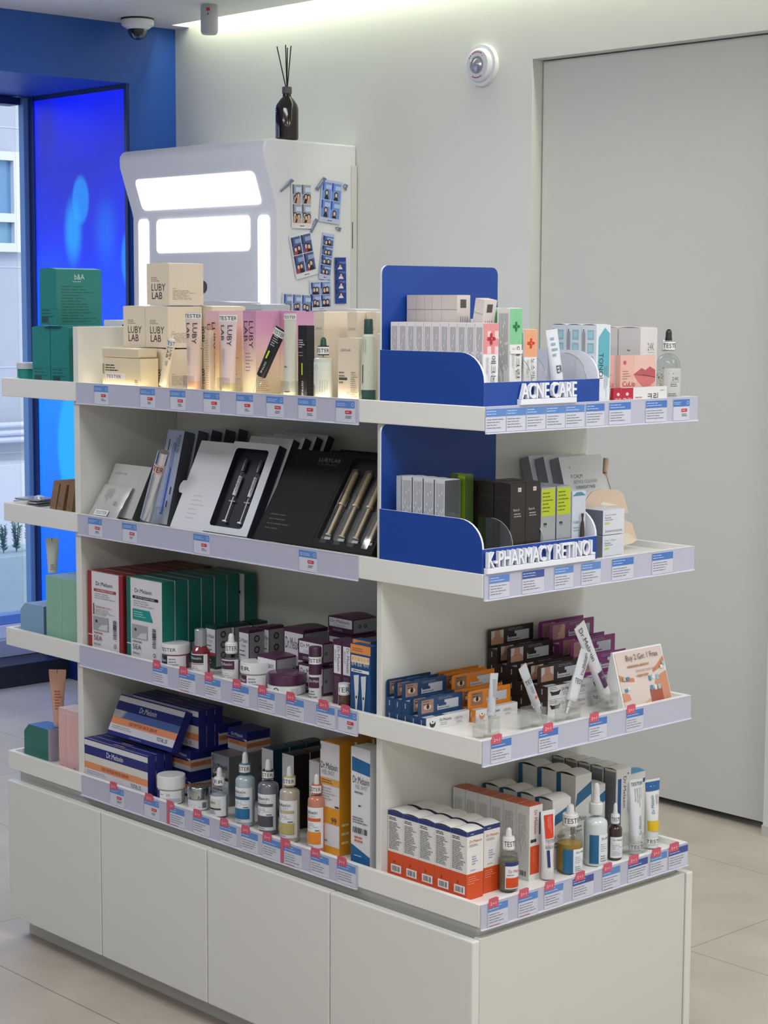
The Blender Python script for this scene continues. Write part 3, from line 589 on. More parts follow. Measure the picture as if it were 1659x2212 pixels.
tags(3, 'long', [(331, 362.5, dict(flag=FL)), (388, 422, dict(flag=FL, red=True)), (443, 477, dict(flag=FL)), (503, 538, dict(flag=FL)), (558, 594, dict(flag=FL)), (618.7, 656.8, dict(flag=FL)), (684, 723.6, dict(flag=(.1, .65))), (730.5, 771, dict(flag=(.15, .65), kind='price'))])
tags(3, 'end', [(1060, 1104, dict(flag=FL, col=1)), (1163, 1205, dict(flag=(.2, .7), col=1)), (1271.5, 1310.6, dict(flag=FL, col=1)), (1352, 1389, dict(flag=FL, col=1))])
tags(4, 'long', [(238, 268, dict(flag=FL, kind='price')), (312, 344, dict(flag=(.05, .6), kind='price')), (367, 399, dict(flag=(0, .3), red='strip')), (418, 453, dict(flag=FL)), (476, 511, dict(flag=FL)), (522, 557.7, dict(flag=FL)), (568, 606, dict(flag=FL)), (614, 652, dict(flag=(0, .35), red='strip')), (671.6, 711, dict(flag=FL)), (728.5, 769, dict(flag=FL))])
tags(4, 'end', [(1053, 1096.6, dict(flag=FL, red=True)), (1119, 1161, dict(flag=FL, red=True)), (1175, 1216, dict(flag=FL)), (1236, 1281.7, dict(flag=(.1, .55), col=2)), (1300.7, 1338.8, dict(flag=FL, red=True)), (1356, 1398.6, dict(flag=FL, col=2)), (1404, 1440, dict(flag=(.05, .6))), (1443.6, 1485, dict(flag=(0, .5), col=2))])

# ================================================================== goods: shared designs
S1, S2, S3, S4 = ZS[1], ZS[2], ZS[3], ZS[4]
EPS = .0002
CREAM = mat('#ddd0bb', .5); NAVY = P('#1d2470'); OR = P('#d5541f'); MAR = mat('#4b2440', .4); TEALG = mat('#1f6f62', .45); TEALB = P('#1c6a9c')
def bars_white(F, a0, b0, a1, b1, n=9, sd=3, horiz=False): F.rect(a0-.03, b0-.015, a1+.03, b1+.015, PLW); F.bars(a0, b0, a1, b1, BLK, n=n, seed=sd, horiz=horiz)
def place(name): return name
def T(where, i, n, what): return '%s, %s %s' % (what, ORD[i] if i < 12 else 'last', where)

# ================================================================== TOP SHELF, LONG SIDE
# teal cartons at the far left end
def teal_deco(F):
    k = P('#1a5a58'); F['F'].lines(.1, .02, .9, .3, 5, k); F['F'].rect(.1, .06, .5, .16, P('#17494a')); F['F'].rect(0, .3, 1, .303, k)
    R = F['R']; R.lines(.1, .05, .9, .72, 13, k, fill=.35); R.txt('b&A', .4, .82, .62, .92, P('#c9d8d0')); R.lines(.36, .77, .66, .8, 1, P('#9fc4bc'))
tm = P('#1f7d78')
X0, w, h, d = bayfit(.03, S1, 71, 110, 707, None, .15)
c1 = carton('carton', 'teal carton with barcode at the far left end of the top shelf', 'box', (X0, .03, S1+EPS), w-.001, .15, h, tm, teal_deco, arch=.003)
dup(c1, (X0+w+.001, .03, S1+EPS), 'teal carton with barcode beside the cream divider, under the big teal carton')
zt = S1+h+.004
X0b, wb, hb, db = bayfit(.02, zt, 87, 123, 581, 220)
carton('carton', 'large teal carton with fine print lying across two teal cartons', 'box', (X0b, .02, zt), wb, db, hb, tm, teal_deco, arch=.003)
p = Vector((lsol(0, (0, .06, S1), 0, 58), .06, S1+EPS)); jar('cosmetic_jar', 'small teal jar with grey white lid at the far left of the top shelf', p, .0215, .03, .045, mat('#1f7d78', .3), mat('#b9bcc2', .3))
# pale carton on the far side of the unit
X0, w, h, d = bayfit(.36, S1, 226, 282, 692, None, .08); carton('carton', 'white carton on the far side, seen just over the cream divider', 'box', (X0, .36, S1+EPS), w, d, h, P('#d5d4d6'), lambda F: F['F'].lines(.7, .8, .9, .95, 2, INK))
X0, w, h, d = bayfit(.36, S1, 432, 503, 653, None, .08); carton('carton', 'grey white carton on the far side behind the cream cartons', 'box', (X0, .36, S1+EPS), w, d, h, P('#b7bac2'), lambda F: F['F'].rect(0, .93, 1, .94, GRY), arch=.002)
X0, w, h, d = bayfit(.36, S1, 505, 566, 658, None, .08); carton('carton', 'grey white carton on the far side behind the pink cartons', 'box', (X0, .36, S1+EPS), w, d, h, P('#aeb2bb'), lambda F: F['F'].rect(0, .93, 1, .94, GRY), arch=.002)
X0, w, h, d = bayfit(.36, S1, 705, 770, 669, None, .08); carton('carton', 'white carton on the far side behind the plain cream cartons', 'box', (X0, .36, S1+EPS), w, d, h, P('#c9c9cb'), arch=.002)
# cream cube cartons in a pyramid
def cube_deco(F):
    f = F['F']; f.lines(.2, .56, .62, .68, 3, P('#8d8275')); f.txt('LUBY', .22, .34, .84, .51, INK); f.txt('LAB', .24, .14, .7, .31, INK); F['R'].lines(.1, .12, .85, .36, 8, P('#9a8e7c')); F['R'].lines(.1, .38, .25, .41, 1, P('#8d8275'))
y0 = .075
X0, w, h, d = bayfit(y0, 1.36, 314.5, 363.5, 661, 437); Xa = X0
zrow = [S1+EPS]; hh = lsol(2, (X0+w, y0, 0), 1, 663)-S1; hu = hh/2-.001
cc = carton('carton', 'cream cube carton, bottom row of the pyramid behind the thin tester stick', 'box', (Xa, y0, S1+EPS), w-.001, d, hu, CREAM, cube_deco, arch=.0015)
dup(cc, (Xa-w, y0, S1+EPS), 'cream cube carton, bottom row of the pyramid behind the square tester jar')
dup(cc, (Xa, y0, S1+EPS+hu+.003), 'cream cube carton, middle row of the pyramid, right of the pair')
dup(cc, (Xa-w, y0, S1+EPS+hu+.003), 'cream cube carton, middle row of the pyramid, left of the pair')
dup(cc, (Xa+.003, y0+.002, S1+EPS+2*hu+.006), 'cream cube carton alone on top of the pyramid')
yb = y0+d+.004
dup(cc, (Xa+.03, yb, S1+EPS), 'cream cube carton at the back behind the upright tester tubes, lower of two'); dup(cc, (Xa+.03, yb, S1+EPS+hu+.003), 'cream cube carton at the back behind the upright tester tubes, upper of two')
# square tester jar
X0, w, h, d = bayfit(.025, S1, 225, 306, 775, None, .045)
jr = empty('tester_jar', (X0, .022, S1+EPS), 0, 'square cream tester jar with clear lid in front of the cream pyramid', 'jar')
CRT = mat('#dccfae', .3, coat=.4)
b = MB(); b.box(0, w, 0, d, 0, h, CRT); F = Face(b, (0, 0, 0), (1, 0, 0), (0, 0, 1), w, h); F.rect(.08, .3, .6, .52, P('#d6d3d6')); F.txt('TESTER', .1, .36, .5, .46, INK); F.lines(.08, .56, .46, .8, 3, INK, fill=.4); F.lines(.0, .3, .05, .8, 2, INK, vert=True); F.ring(.43, .14, .005, P('#8d8570'), .85, 4); F.lines(.86, .1, .97, .34, 4, P('#8d8570')); b.build('jar_body', jr, .003)
b = MB(); b.box(-.002, w-.003, -.001, d+.001, h+.0006, h+lsol(2, (X0+w, .025, 0), 1, 753)-lsol(2, (X0+w, .025, 0), 1, 775), mat('#d8c9ac', .25, coat=.5)); b.build('lid', jr, .003)
# thin tester stick leaning right
def place_top(o_px, o_py, y): # helper: X of a point at depth y
    return on(1, y, o_px, o_py)
def stick(name, label, p0, p1, y, r, segs, cat, stickt=None, ry_=None, group=None, extra=None):
    a = on(1, y, *p0); c = on(1, y, *p1); v = c-a; ang = math.atan2(v.x, v.z); H = v.length
    root = empty(name, a, 0, label, cat, group, 0, ang)
    for nm, f0, f1, r0, r1, m in segs:
        q = MB(); q.lathe([(r0*r, f0*H), (r1*r, f1*H)], m, 20); q.build(nm, root)
    if stickt:
        f, hh_, t = stickt; mb, F = lbl(r*1.04, hh_, PLW, 3.0, f*H); cuv(F); F.txt(t, .1, .2, .9, .8, INK); q = mb.build('tester_sticker', root); q.rotation_euler[2] = .6
    if extra: extra(root, H, r)
    return root
def stkx(root, H, r):
    mb, F = lbl(r*1.01, H*.42, mat('#e3d6be', .4), 2.6, H*.36); cuv(F); F.txt('LAB', .3, .5, .5, 1., INK, rot=-90); F.txt('LUBY', .56, .4, .76, 1., INK, rot=-90); F.lines(.35, .0, .6, .35, 2, TXT, vert=True); q = mb.build('printed_sleeve', root); q.rotation_euler[2] = .7
stick('tester_stick', 'thin cream tester stick leaning right in front of the cream cubes', (352, 832), (374, 724), .03, .0085, [('stick_body', 0, .8, 1, 1, mat('#e0d2b8', .4)), ('stick_cap', .8, .92, .9, .6, PLW), ('nozzle', .92, 1.0, .2, .12, PLW)], 'tester', (.79, .014, 'TEST'), extra=stkx)
# upright cream squeeze tubes with crimped tops
def tube_luby(F): F.txt('LAB', .16, .62, .36, .84, INK, rot=-90); F.txt('LUBY', .52, .54, .74, .84, INK, rot=-90); F.lines(.2, .2, .45, .5, 3, P('#8b7f85'), vert=True, fill=.2)
def upright(px0, px1, pyt, label, y, body, capc, deco=tube_luby, caph=.022, hold=True, rr=None, **kw):
    cx = (px0+px1)/2; X = lsol(0, (0, y, S1), 0, cx); dd = depth((X, y, S1)); wt = (px1-px0)*dd/FPX/.86; H = lsol(2, (X, y, 0), 1, pyt)-S1
    t = ctube('squeeze_tube', label, (X, y, S1+.0036), rr or wt*.33, H-.0036, wt, caph, body, capc, deco, rz=.35, stick='TESTER', stickz=H*.93, fl=.24, **kw)
    if hold: holder((X+.001, y, S1+EPS), wt*.98, .03, .036, 'clear acrylic holder under the '+label.split(' in ')[0].split(' between')[0].split(' before')[0])
    return t
upright(401, 437, 674, 'cream pink upright squeeze tube before the cream cubes', .04, mat('#d9c3b8', .35), mat('#d8a98a', .3))
upright(475, 513, 679, 'lilac cream upright squeeze tube before the orange carton', .04, mat('#d6c3c2', .35), mat('#bdb98a', .3))
# gradient cartons
def grad(name, stops):
    m = bpy.data.materials.new(name); m.use_nodes = True; nt = m.node_tree; b = nt.nodes['Principled BSDF']; tc = nt.nodes.new('ShaderNodeTexCoord'); sp = nt.nodes.new('ShaderNodeSeparateXYZ'); mr = nt.nodes.new('ShaderNodeMapRange'); mr.inputs[2].default_value = .155
    cr = nt.nodes.new('ShaderNodeValToRGB'); E = cr.color_ramp.elements; E[0].position, E[0].color = stops[0][0], lin(stops[0][1]); E[1].position, E[1].color = stops[-1][0], lin(stops[-1][1])
    for p_, c_ in stops[1:-1]: e = E.new(p_); e.color = lin(c_)
    nt.links.new(tc.outputs['Object'], sp.inputs[0]); nt.links.new(sp.outputs[2], mr.inputs[0]); nt.links.new(mr.outputs[0], cr.inputs[0]); nt.links.new(cr.outputs[0], b.inputs['Base Color']); b.inputs['Roughness'].default_value = .45; return m
GP = grad('pink_gradient_card', ((.2, '#dfd0b4'), (.45, '#dcc2b6'), (.8, '#cb98b2'), (1, '#c28cb0'))); GO = grad('orange_gradient_card', ((.1, '#dccca6'), (.5, '#ddb48e'), (.8, '#d8a898'), (1, '#d3b0b8')))
def luby_v(F): f = F['F']; f.txt('LAB', .1, .64, .38, .88, INK, rot=-90); f.txt('LUBY', .48, .56, .8, .88, INK, rot=-90); f.lines(.2, .28, .8, .52, 6, P('#8d7f86'), fill=.25); F['R'].lines(.08, .06, .6, .34, 12, P('#b08a72'), fill=.3)
def luby_c(F): f = F['F']; f.txt('LAB', .1, .64, .34, .84, INK, rot=-90); f.txt('LUBY', .44, .54, .7, .86, INK, rot=-90); f.lines(.4, .1, .7, .5, 3, P('#8d8275'), vert=True, fill=.2); F['R'].lines(.3, .05, .9, .5, 16, P('#b08a5e'), fill=.3)
X0, w, h, d = bayfit(.07, S1, 446, 474, 671, 524)
carton('carton', 'cream and orange gradient carton behind the lilac cream squeeze tube', 'box', (X0, .07, S1+EPS), w, d, h, GO, luby_c)
X0, w, h, d = bayfit(.065, S1, 525, 553, 671, 607)
cp = carton('carton', 'pink gradient carton behind the leaning black tester tube, front one', 'box', (X0, .065, S1+EPS), w, d, h, GP, luby_v)
dup(cp, (X0, .065+d+.001, S1+EPS), 'pink gradient carton, second one standing behind the first')
X0, w, h, d = bayfit(.125, S1, 605, 640, 673, 678); carton('carton', 'pink gradient carton behind the slim pale tube', 'box', (X0, .125, S1+EPS), w, d, h, GP, None)
X0, w, h, d = bayfit(.05, S1, 434, 445.5, 713, None, .04); carton('carton', 'narrow cream carton with fine print between the two squeeze tubes', 'box', (X0, .06, S1+EPS), w, d, h, CREAM, lambda F: F['F'].lines(.1, .05, .9, .85, 22, P('#b59e80'), fill=.3))
# leaning black tube
a = on(1, .028, 562, 822); c = on(1, .028, 597, 713); v = c-a; ang = math.atan2(v.x, v.z)
n0 = on(1, .028, 550, 846)
def blk_deco(F): F.lines(.3, .62, .8, .84, 5, P('#b9bcc4'), fill=.35); F.rect(.4, .36, .52, .52, P('#c6e021')); F.txt('OSTINE', .52, .06, .66, .3, P('#d0d2d8'), rot=-90)
ctube('squeeze_tube', 'black squeeze tube leaning right in front of the pink cartons', n0, .0095, (c-n0).length*1.0, .026, .002, mat('#17181c', .4), mat('#2a2b30', .3), blk_deco, rz=.3, lean=(0, ang), nozzle=(GLS, .034, .006), stick='TESTER', stickz=(c-n0).length*.93, fl=.4)
# slim pale tube in holder
upright(614, 640, 676, 'slim pale grey green tube before the black carton', .035, mat('#c4c6ba', .3), mat('#cfcfb4', .3), lambda F: (F.lines(.2, .3, .6, .34, 1, TXT), F.rect(.3, .0, .7, .01, INK)), rr=.0125, caph=.012)
# black carton
def blkc(F):
    f = F['F']; f.lines(.08, .7, .8, .82, 4, P('#c9cbd2'), fill=.4); f.lines(.08, .58, .8, .66, 2, P('#8a8c94'), fill=.3); f.rect(.4, .34, .52, .5, P('#c6e021')); f.txt('OSTINE', .42, .06, .6, .26, P('#c9cbd2'), rot=-90); F['R'].rect(.0, .55, 1, .555, P('#3a3038')); F['R'].lines(.2, .05, .9, .5, 10, P('#2f2b30'))
X0, w, h, d = bayfit(.045, S1, 644, 663, 703, 679); carton('carton', 'slim black carton with lime bar behind the green dropper bottle', 'box', (X0, .045, S1+EPS), w, d, h, P('#1a1a22'), blkc)
# green dropper
p, r, (zsh, zn, zc, zb) = dropfit(678, 719, 858, S1, (775, 769, 751, 733), y0=.035)
def lf(F): F.ring(.3, .85, .005, P('#9a9f98'), .8, 4); F.rect(.12, .02, .18, .42, P('#3a3f3c')); F.lines(.45, .05, .85, .55, 4, P('#a2a8a0'), vert=True, fill=.2)
dropper('dropper_bottle', 'pale dropper bottle with dark green rubber bulb beside the black carton', (p.x, p.y, S1+EPS), r, zsh, .003, .0015, r*.5, r*.62, zc-zn+.002, zb-zc, mat('#c9cfc8', .2, coat=.5), None, lf, mat('#2a2f2c', .4), mat('#1d4a38', .4), lz=(.03, .93), stick='TESTER', lm=mat('#d2d5cf', .35))
# plain cream cartons
def leaf(F): F['F'].txt('LEAFLAB', .12, .8, .8, .83, P('#8d8275'))
X0, w, h, d = bayfit(.085, S1, 679, 700, 674, 755)
lc = carton('carton', 'tall plain cream carton behind the green dropper bottle', 'box', (X0, .085, S1+EPS), w, d, h, CREAM, leaf, arch=.001)
dup(lc, (X0, .085+d+.001, S1+EPS), 'tall plain cream carton standing directly behind its twin')
dup(lc, (X0+.076, .1, S1+EPS), 'tall plain cream carton next to the right divider, front one'); dup(lc, (X0+.076+w+.002, .12, S1+EPS), 'tall plain cream carton nearest the right divider')
def short(F): f = F['F']; f.txt('LEAFLAB', .12, .8, .6, .84, P('#6d6458')); f.lines(.05, .3, .45, .5, 4, P('#7d7466')); f.rect(.05, .36, .45, .4, P('#4a4a40')); f.rect(0, 0, 1, .07, P('#3a5248')); f.ring(.5, .16, .004, P('#8d8275'), .8, 4); f.lines(.62, .1, .98, .5, 12, P('#a39a84'), fill=.35); F['R'].rect(0, 0, 1, .07, P('#3a5248'))
X0, w, h, d = bayfit(.03, S1, 730, 775, 731, None, .04); carton('carton', 'short cream carton with dark green base beside the tall green capped tube', 'box', (X0, .03, S1+EPS), w, d, h, CREAM, short, arch=.001)
# tall bottle with green cap
p, r, (za, zb, zc) = dropfit(779, 812, 860, S1, (842, 722, 689), y0=.03)
tb = empty('tall_bottle', (p.x, p.y, S1+EPS), .4, 'tall pale green bottle with dark green cap next to the right divider', 'bottle')
b = MB(); b.lathe([(r*.96, 0), (r, .001), (r, za)], mat('#3c5a52', .3), 28); b.build('green_base', tb); b = MB(); b.lathe([(r, za), (r*.98, za+.02), (r*.82, zb-.004), (r*.6, zb)], mat('#ccd0bf', .25, coat=.5), 28)
F = Face(b, (0, 0, za), (1, 0, 0), (0, 0, 1), r*2.4, zb-za, bend=r); cuv(F); F.rect(.3, .12, .36, .45, P('#3a3f3c')); F.lines(.3, .55, .6, .9, 2, P('#8d938a'), vert=True, fill=.2); b.build('bottle_body', tb)
b = MB(); b.lathe([(r*.6, zb), (r*.61, zb+.001), (r*.57, zc-.002), (r*.5, zc)], mat('#254a40', .4), 26); b.build('cap', tb); sticker(tb, r*.72, zb-.012, .011, 'TESTER')

# ================================================================== blue display boxes on the near end
BLU = mat('#0c3f96', .5); BW_ = P('#e2e4ee')
def display(k, title, l1, l2, label, ztop):
    zt = ZT[k]+EPS; x1 = -.0035; y1 = .2925; t = .004
    r = empty('display_box', (x1, .002, zt), 0, label, 'display box'); ox_ = -x1; oy_ = -.002
    fl = on(0, x1, 1046, 827) if k == 1 else on(0, x1, 1040, 1188); zf = fl.z-zt
    sl_ = on(1, .002, 828, 756) if k == 1 else on(1, .002, 824, 1099.6); zs = sl_.z-zt
    def side(y, blue_out, nm):
        X = XR1+.0015-x1; R = .055; pts = [(X, 0), (0, 0), (0, zf)]; H = zs-zf
        for i in range(9): a = HP*i/8; pts.append((-R+R*math.cos(a), zf+H*math.sin(a)))
        pts.append((X, zs)); b = MB(); b.prism(pts, y, y+t, 'y', BW_); F = Face(b, (0, y, 0), (1, 0, 0), (0, 0, 1), 1, 1)
        if not blue_out: F = Face(b, (0, y+t, 0), (-1, 0, 0), (0, 0, 1), 1, 1); F.poly([(-a_, c_) for a_, c_ in pts][::-1], BLU)
        else: F.poly([(a_, c_) for a_, c_ in pts], BLU)
        b.build(nm, r, 0, 0)
    side(0, True, 'side_panel'); side(y1-.002-t, False, 'side_panel')
    b = MB(); b.box(-t, 0, t+.0002, y1-.002-t-.0002, 0, zf, BW_); F = Face(b, (0, 0, 0), (0, 1, 0), (0, 0, 1), y1-.002, zf); F.rect(0, 0, 1, 1, BLU); b.build('front_panel', r, 0, 0)
    X = XR1+.0015-x1; H = ztop-zt; R = .014; yy = y1-.002; pts = [(0.0045, zs*.98), (0.0045, 0), (yy-.0045, 0), (yy-.0045, zs*.98), (yy, zs*.98)]
    pts += [(yy-R+R*math.cos(HP*i/5), H-R+R*math.sin(HP*i/5)) for i in range(6)]+[(R-R*math.sin(HP*i/5), H-R+R*math.cos(HP*i/5)) for i in range(6)]+[(0, zs*.98)]
    pts = [(0, zs+.0003) if q == (0, zs*.98) else q for q in pts]; pts[0] = (.0045, zs+.0003); pts[3] = (yy-.0045, zs+.0003); pts[4] = (yy, zs+.0003)
    b = MB(); b.prism(pts, X, X+t, 'x', BW_); F = Face(b, (X+t, 0, 0), (0, 1, 0), (0, 0, 1), 1, 1); F.poly(pts, BLU); b.build('back_panel', r, 0, 0)
    # floor liner, raised over the tray
    b = MB(); b.box(X+t+.0003, -t-.0003, t+.0003, yy-t-.0003, 0, .002, BW_); b.build('floor_panel', r, 0, 0)
    # 3-D letters on a foot bar
    ya = on(0, x1, l1, 870 if k == 1 else 1235).y-.002; yc = on(0, x1, l2, 868 if k == 1 else 1208).y-.002
    b = MB(); b.box(.0003, .010, ya-.002, yc+.001, 0, .0095, BW_); b.build('letter_bar', r, .0008, 0)
    vs, fs = glyph(title); hh_ = .026 if k == 1 else .0265; m = MB(); n = len(vs); z0 = .0098
    A = [(.010, ya+x*(yc-ya), z0+y*hh_) for x, y in vs]; B = [(.0025, y, z) for x, y, z in A]; from collections import Counter
    ed = Counter();
    for f in fs:
        for i in range(len(f)): ed[tuple(sorted((f[i], f[(i+1) % len(f)])))] += 1
    sd = [(f[i], f[(i+1) % len(f)]) for f in fs for i in range(len(f)) if ed[tuple(sorted((f[i], f[(i+1) % len(f)])))] == 1]
    for oy_, oz_, oxx in ((0, 0, 0), (.0008, 0, .00005), (.0004, .0006, .0001)): A2 = [(x+oxx, y+oy_, z+oz_) for x, y, z in A]; B2 = [(x, y+oy_, z+oz_) for x, y, z in B]; m.add(A2+B2, [tuple(f) for f in fs]+[tuple(n+i for i in f[::-1]) for f in fs]+[(j, i, n+i, n+j) for i, j in sd], mat('#e6e8f0', .4))
    m.build('raised_letters', r, 0, 0)
    return zf, zs
Z1T = on(0, XR1, 960, 576).z; Z2T = ZT[1]-TH-.001
zf1, zs1 = display(1, 'ACNE CARE', 1118, 1236, 'upper blue display box with raised white letters on the top shelf end', Z1T)
zf2, zs2 = display(2, 'K-PHARMACY RETINOL', 1046, 1276, 'lower blue display box with raised white letters on the second shelf end', Z2T)
def divider(k, y, label, R=.05, hh=None):
    zt = ZT[k]+.0024; r = empty('acrylic_divider', (-.0085, y, zt), 0, label, 'divider', 'clear curved dividers in the display boxes'); H = hh or (zs1 if k == 1 else zs2)
    pts = [(-.09, 0), (0, 0), (0, H*.42)]+[(-R+R*math.cos(HP*i/8), H*.42+H*.5*math.sin(HP*i/8)) for i in range(9)]+[(-.09, H*.92)]
    b = MB(); b.prism(pts, 0, .0011, 'y', ACR); o = b.build('clear_sheet', r, 0, 0)
    e = MB(); q = pts[2:-1]
    for a_, c_ in zip(q[:-1], q[1:]): e.tube((a_[0], .0005, a_[1]), (c_[0], .0005, c_[1]), .0007, mat('#8d9094', .2), 5)
    e.build('polished_edge', r); return r

# ---- top end: medicine style cartons in the display (front faces look along +X)
ZD = ZT[1]+.0026
def cross(F, bgc, cc, a0=.0, b0=.62, a1=1., b1=1.):
    F.rect(a0, b0, a1, b1, P(bgc)); u = .16; cx, cy = (a0+a1)/2, (b0+b1)/2; ux = u; uy = u*F.w/F.h
    rn = random.Random(3)
    for i in range(4):
        for j in range(4):
            if (i+j) % 2: F.k = 3; F.rect(a0+(a1-a0)*i/4, b0+(b1-b0)*j/4, a0+(a1-a0)*(i+1)/4, b0+(b1-b0)*(j+1)/4, P(rn.choice([bgc, '#e4c6c6' if bgc == '#d98c8f' else bgc])))
    F.k = 6
    for i, j in ((0, 0), (1, 0), (-1, 0), (0, 1), (0, -1), (0, 0)): F.rect(cx+(i-.5)*ux, cy+(j-.5)*uy, cx+(i+.5)*ux, cy+(j+.5)*uy, P(cc))
    for i, j in ((0, 1.4), (0, -1.4), (1.4, 0), (-1.4, 0)): F.rect(cx+(i-.3)*ux, cy+(j-.3)*uy, cx+(i+.3)*ux, cy+(j+.3)*uy, P(cc))
    F.rect(cx-.2*ux, cy-.2*uy, cx+.2*ux, cy+.2*uy, P(bgc))
def med(word, bgc, cc):
    def f(F):
        cross(F['F'], bgc, cc); F['F'].txt(word, .46, .26, .8, .6, INK, rot=-90); F['F'].lines(.14, .26, .34, .58, 3, TXT, vert=True, fill=.3)
        F['L'].lines(.14, .05, .86, .95, 9, GRY, vert=True, fill=.5, seed=5); F['L'].rect(.94, .0, 1, 1, PLW)
    return f
x0 = -.016; n = 11; t = .0205
Y0, w, h = endfit(x0, ZD, 1043, 1075, 698); Y0 = max(Y0, .0068)
m1 = carton('carton', 'white carton with pink cross, nearest the front corner of the display', 'box', (x0, Y0, ZD+EPS), w, t-.0007, h, P('#e2e0e4'), med('에크논', '#d98c8f', '#b7263a'), rz=HP, seam=None)
for i in range(1, n): dup(m1, (x0-t*i, Y0, ZD+EPS), 'white fine print carton in the front row, %s behind the pink cross' % ORD[i-1], group='white fine print cartons in the blue display')
divider(1, Y0+w+.002, 'clear curved divider beside the pink cross carton')
Y1 = Y0+w+.006
# pale beige tall cartons behind
Yb, wb, hb = endfit(-.085, ZD, 990, 1012, 641)
yb2 = Y1+.002
def plain(F): F['L'].rect(0, .86, 1, .865, P('#8d8784')); F['F'].lines(.2, .3, .85, .8, 4, TXT, vert=True, fill=.3); F['F'].rect(.25, .88, .7, .96, P('#4a4a48'))
xs = [lsol(0, (0, yb2, 1.45), 0, q) for q in (879, 900, 917.5, 934, 954.5, 988)]; ztb = lsol(2, (xs[2], yb2, 0), 1, 637)
bc = None
for i in range(5):
    tt = xs[i+1]-xs[i]-.0008
    carton('carton', 'tall pale beige carton in the back row, %s from the back panel' % ORD[i], 'box', (max(xs[i], -.2495)+tt, yb2, ZD+EPS), .032, tt, ztb-ZD, P('#cfc4be'), plain, rz=HP, arch=0)
r_ = carton('carton', 'tall pale beige carton tipped sideways against the beige row', 'box', (xs[5]+.034, yb2+.001, ZD+EPS), .03, .022, ztb-ZD-.006, P('#d3cac4'), plain, rz=HP); r_.rotation_euler = (math.radians(10), 0, HP)
def green_(F): med('애크린', '#7fc193', '#12784a')(F); F['F'].rect(0, .52, 1, .56, P('#e2e0e4'))
xg = -.03; Yg, wg, hg = endfit(xg, ZD, 1093, 1119, 666); Yg = yb2+.0335+.001
tg = .03; gc = carton('carton', 'white carton with green cross, front one of its row', 'box', (xg, Yg, ZD+EPS), wg, tg, hg, P('#dfdfdc'), green_, rz=HP, arch=-.001)
dup(gc, (xg-tg-.008, Yg, ZD+EPS), 'white carton with green cross standing behind its twin')
divider(1, Yg+wg+.002, 'clear curved divider beside the green cross carton')
Yo = Yg+wg+.0065; xo = -.03; _, wo, ho = endfit(xo, ZD, 1154, 1181, 711)
oc = carton('carton', 'white carton with orange cross, front one of its row', 'box', (xo, Yo, ZD+EPS), wo, .021, ho, P('#e0dfdd'), med('노스카나', '#e0a27c', '#cf3f2a'), rz=HP)
dup(oc, (xo-.0225, Yo, ZD+EPS), 'white carton with orange cross standing behind its twin')
carton('carton', 'small white carton with black top behind the orange cross cartons', 'box', (xo-.075, Yo, ZD+EPS), .028, .02, lsol(2, (xo-.075, Yo, 0), 1, 692)-ZD, P('#d9d9d9'), lambda F: F['F'].rect(0, .93, 1, 1, BLK), rz=HP, lidm=BLK)
carton('carton', 'plain white carton behind the green cross cartons', 'box', (xg-.115, Yo-.012, ZD+EPS), .026, .03, lsol(2, (xg-.115, Yo-.012, 0), 1, 689)-ZD, P('#d9d9d9'), lambda F: F['F'].ring(.5, .4, .002, TXT), rz=HP)
divider(1, Yo+wo+.002, 'clear curved divider beside the orange cross carton')
q0 = on(0, -.03, 1207, 822); q1 = on(0, -.03, 1190, 711)
ctube('squeeze_tube', 'white tester tube tipped left inside the blue display', (-.03, q0.y, ZD+EPS), .0125, q1.z-ZD, .024, .016, mat('#d6d8de', .3), mat('#d6d8de', .3), lambda F: (F.txt('ER', .4, .3, .8, .42, INK, rot=0), F.lines(.3, .55, .7, .9, 4, P('#7fa8b4'))), rz=HP-.3, lean=(0, -.13))
divider(1, .262, 'clear curved divider near the right side of the upper blue display')
# teal white tall cartons beside the display
def teal_w(F):
    f = F['F']; f.poly([(.1, .45), (.95, .35), (.95, .9), (.6, .97), (.15, .85)], P('#5fa9b8')); f.rect(.06, .05, .12, .3, P('#d68a8f')); f.txt('TONOL', .2, .32, .5, .66, INK, rot=-90); f.lines(.55, .05, .85, .5, 4, P('#7b8f9c'), vert=True, fill=.25)
    L = F['L']; L.lines(.04, .3, .2, .95, 1, TXT, vert=True)
    for z in (.82, .66, .5): L.rect(.4, z, .82, z+.12, P('#8fc0cc')); L.rect(.46, z+.02, .76, z+.1, P('#a9cfdc'))
    L.rect(.05, .42, .25, .92, P('#9a9ea6'))
xt = -.0125; Yt, wt, ht = endfit(xt, S1, 1283, 1313, 702); Yt = max(Yt, .2935)
tt = .0345; tcn = carton('carton', 'tall white and aqua carton outside the display, front one', 'box', (xt, Yt, S1+EPS), wt, tt, ht, P('#d8dde4'), teal_w, rz=HP, arch=-.0015, seam=BLK)
for i in (1, 2): dup(tcn, (xt-(tt+.001)*i, Yt, S1+EPS), 'tall white and aqua carton outside the display, %s behind the front' % ORD[i])
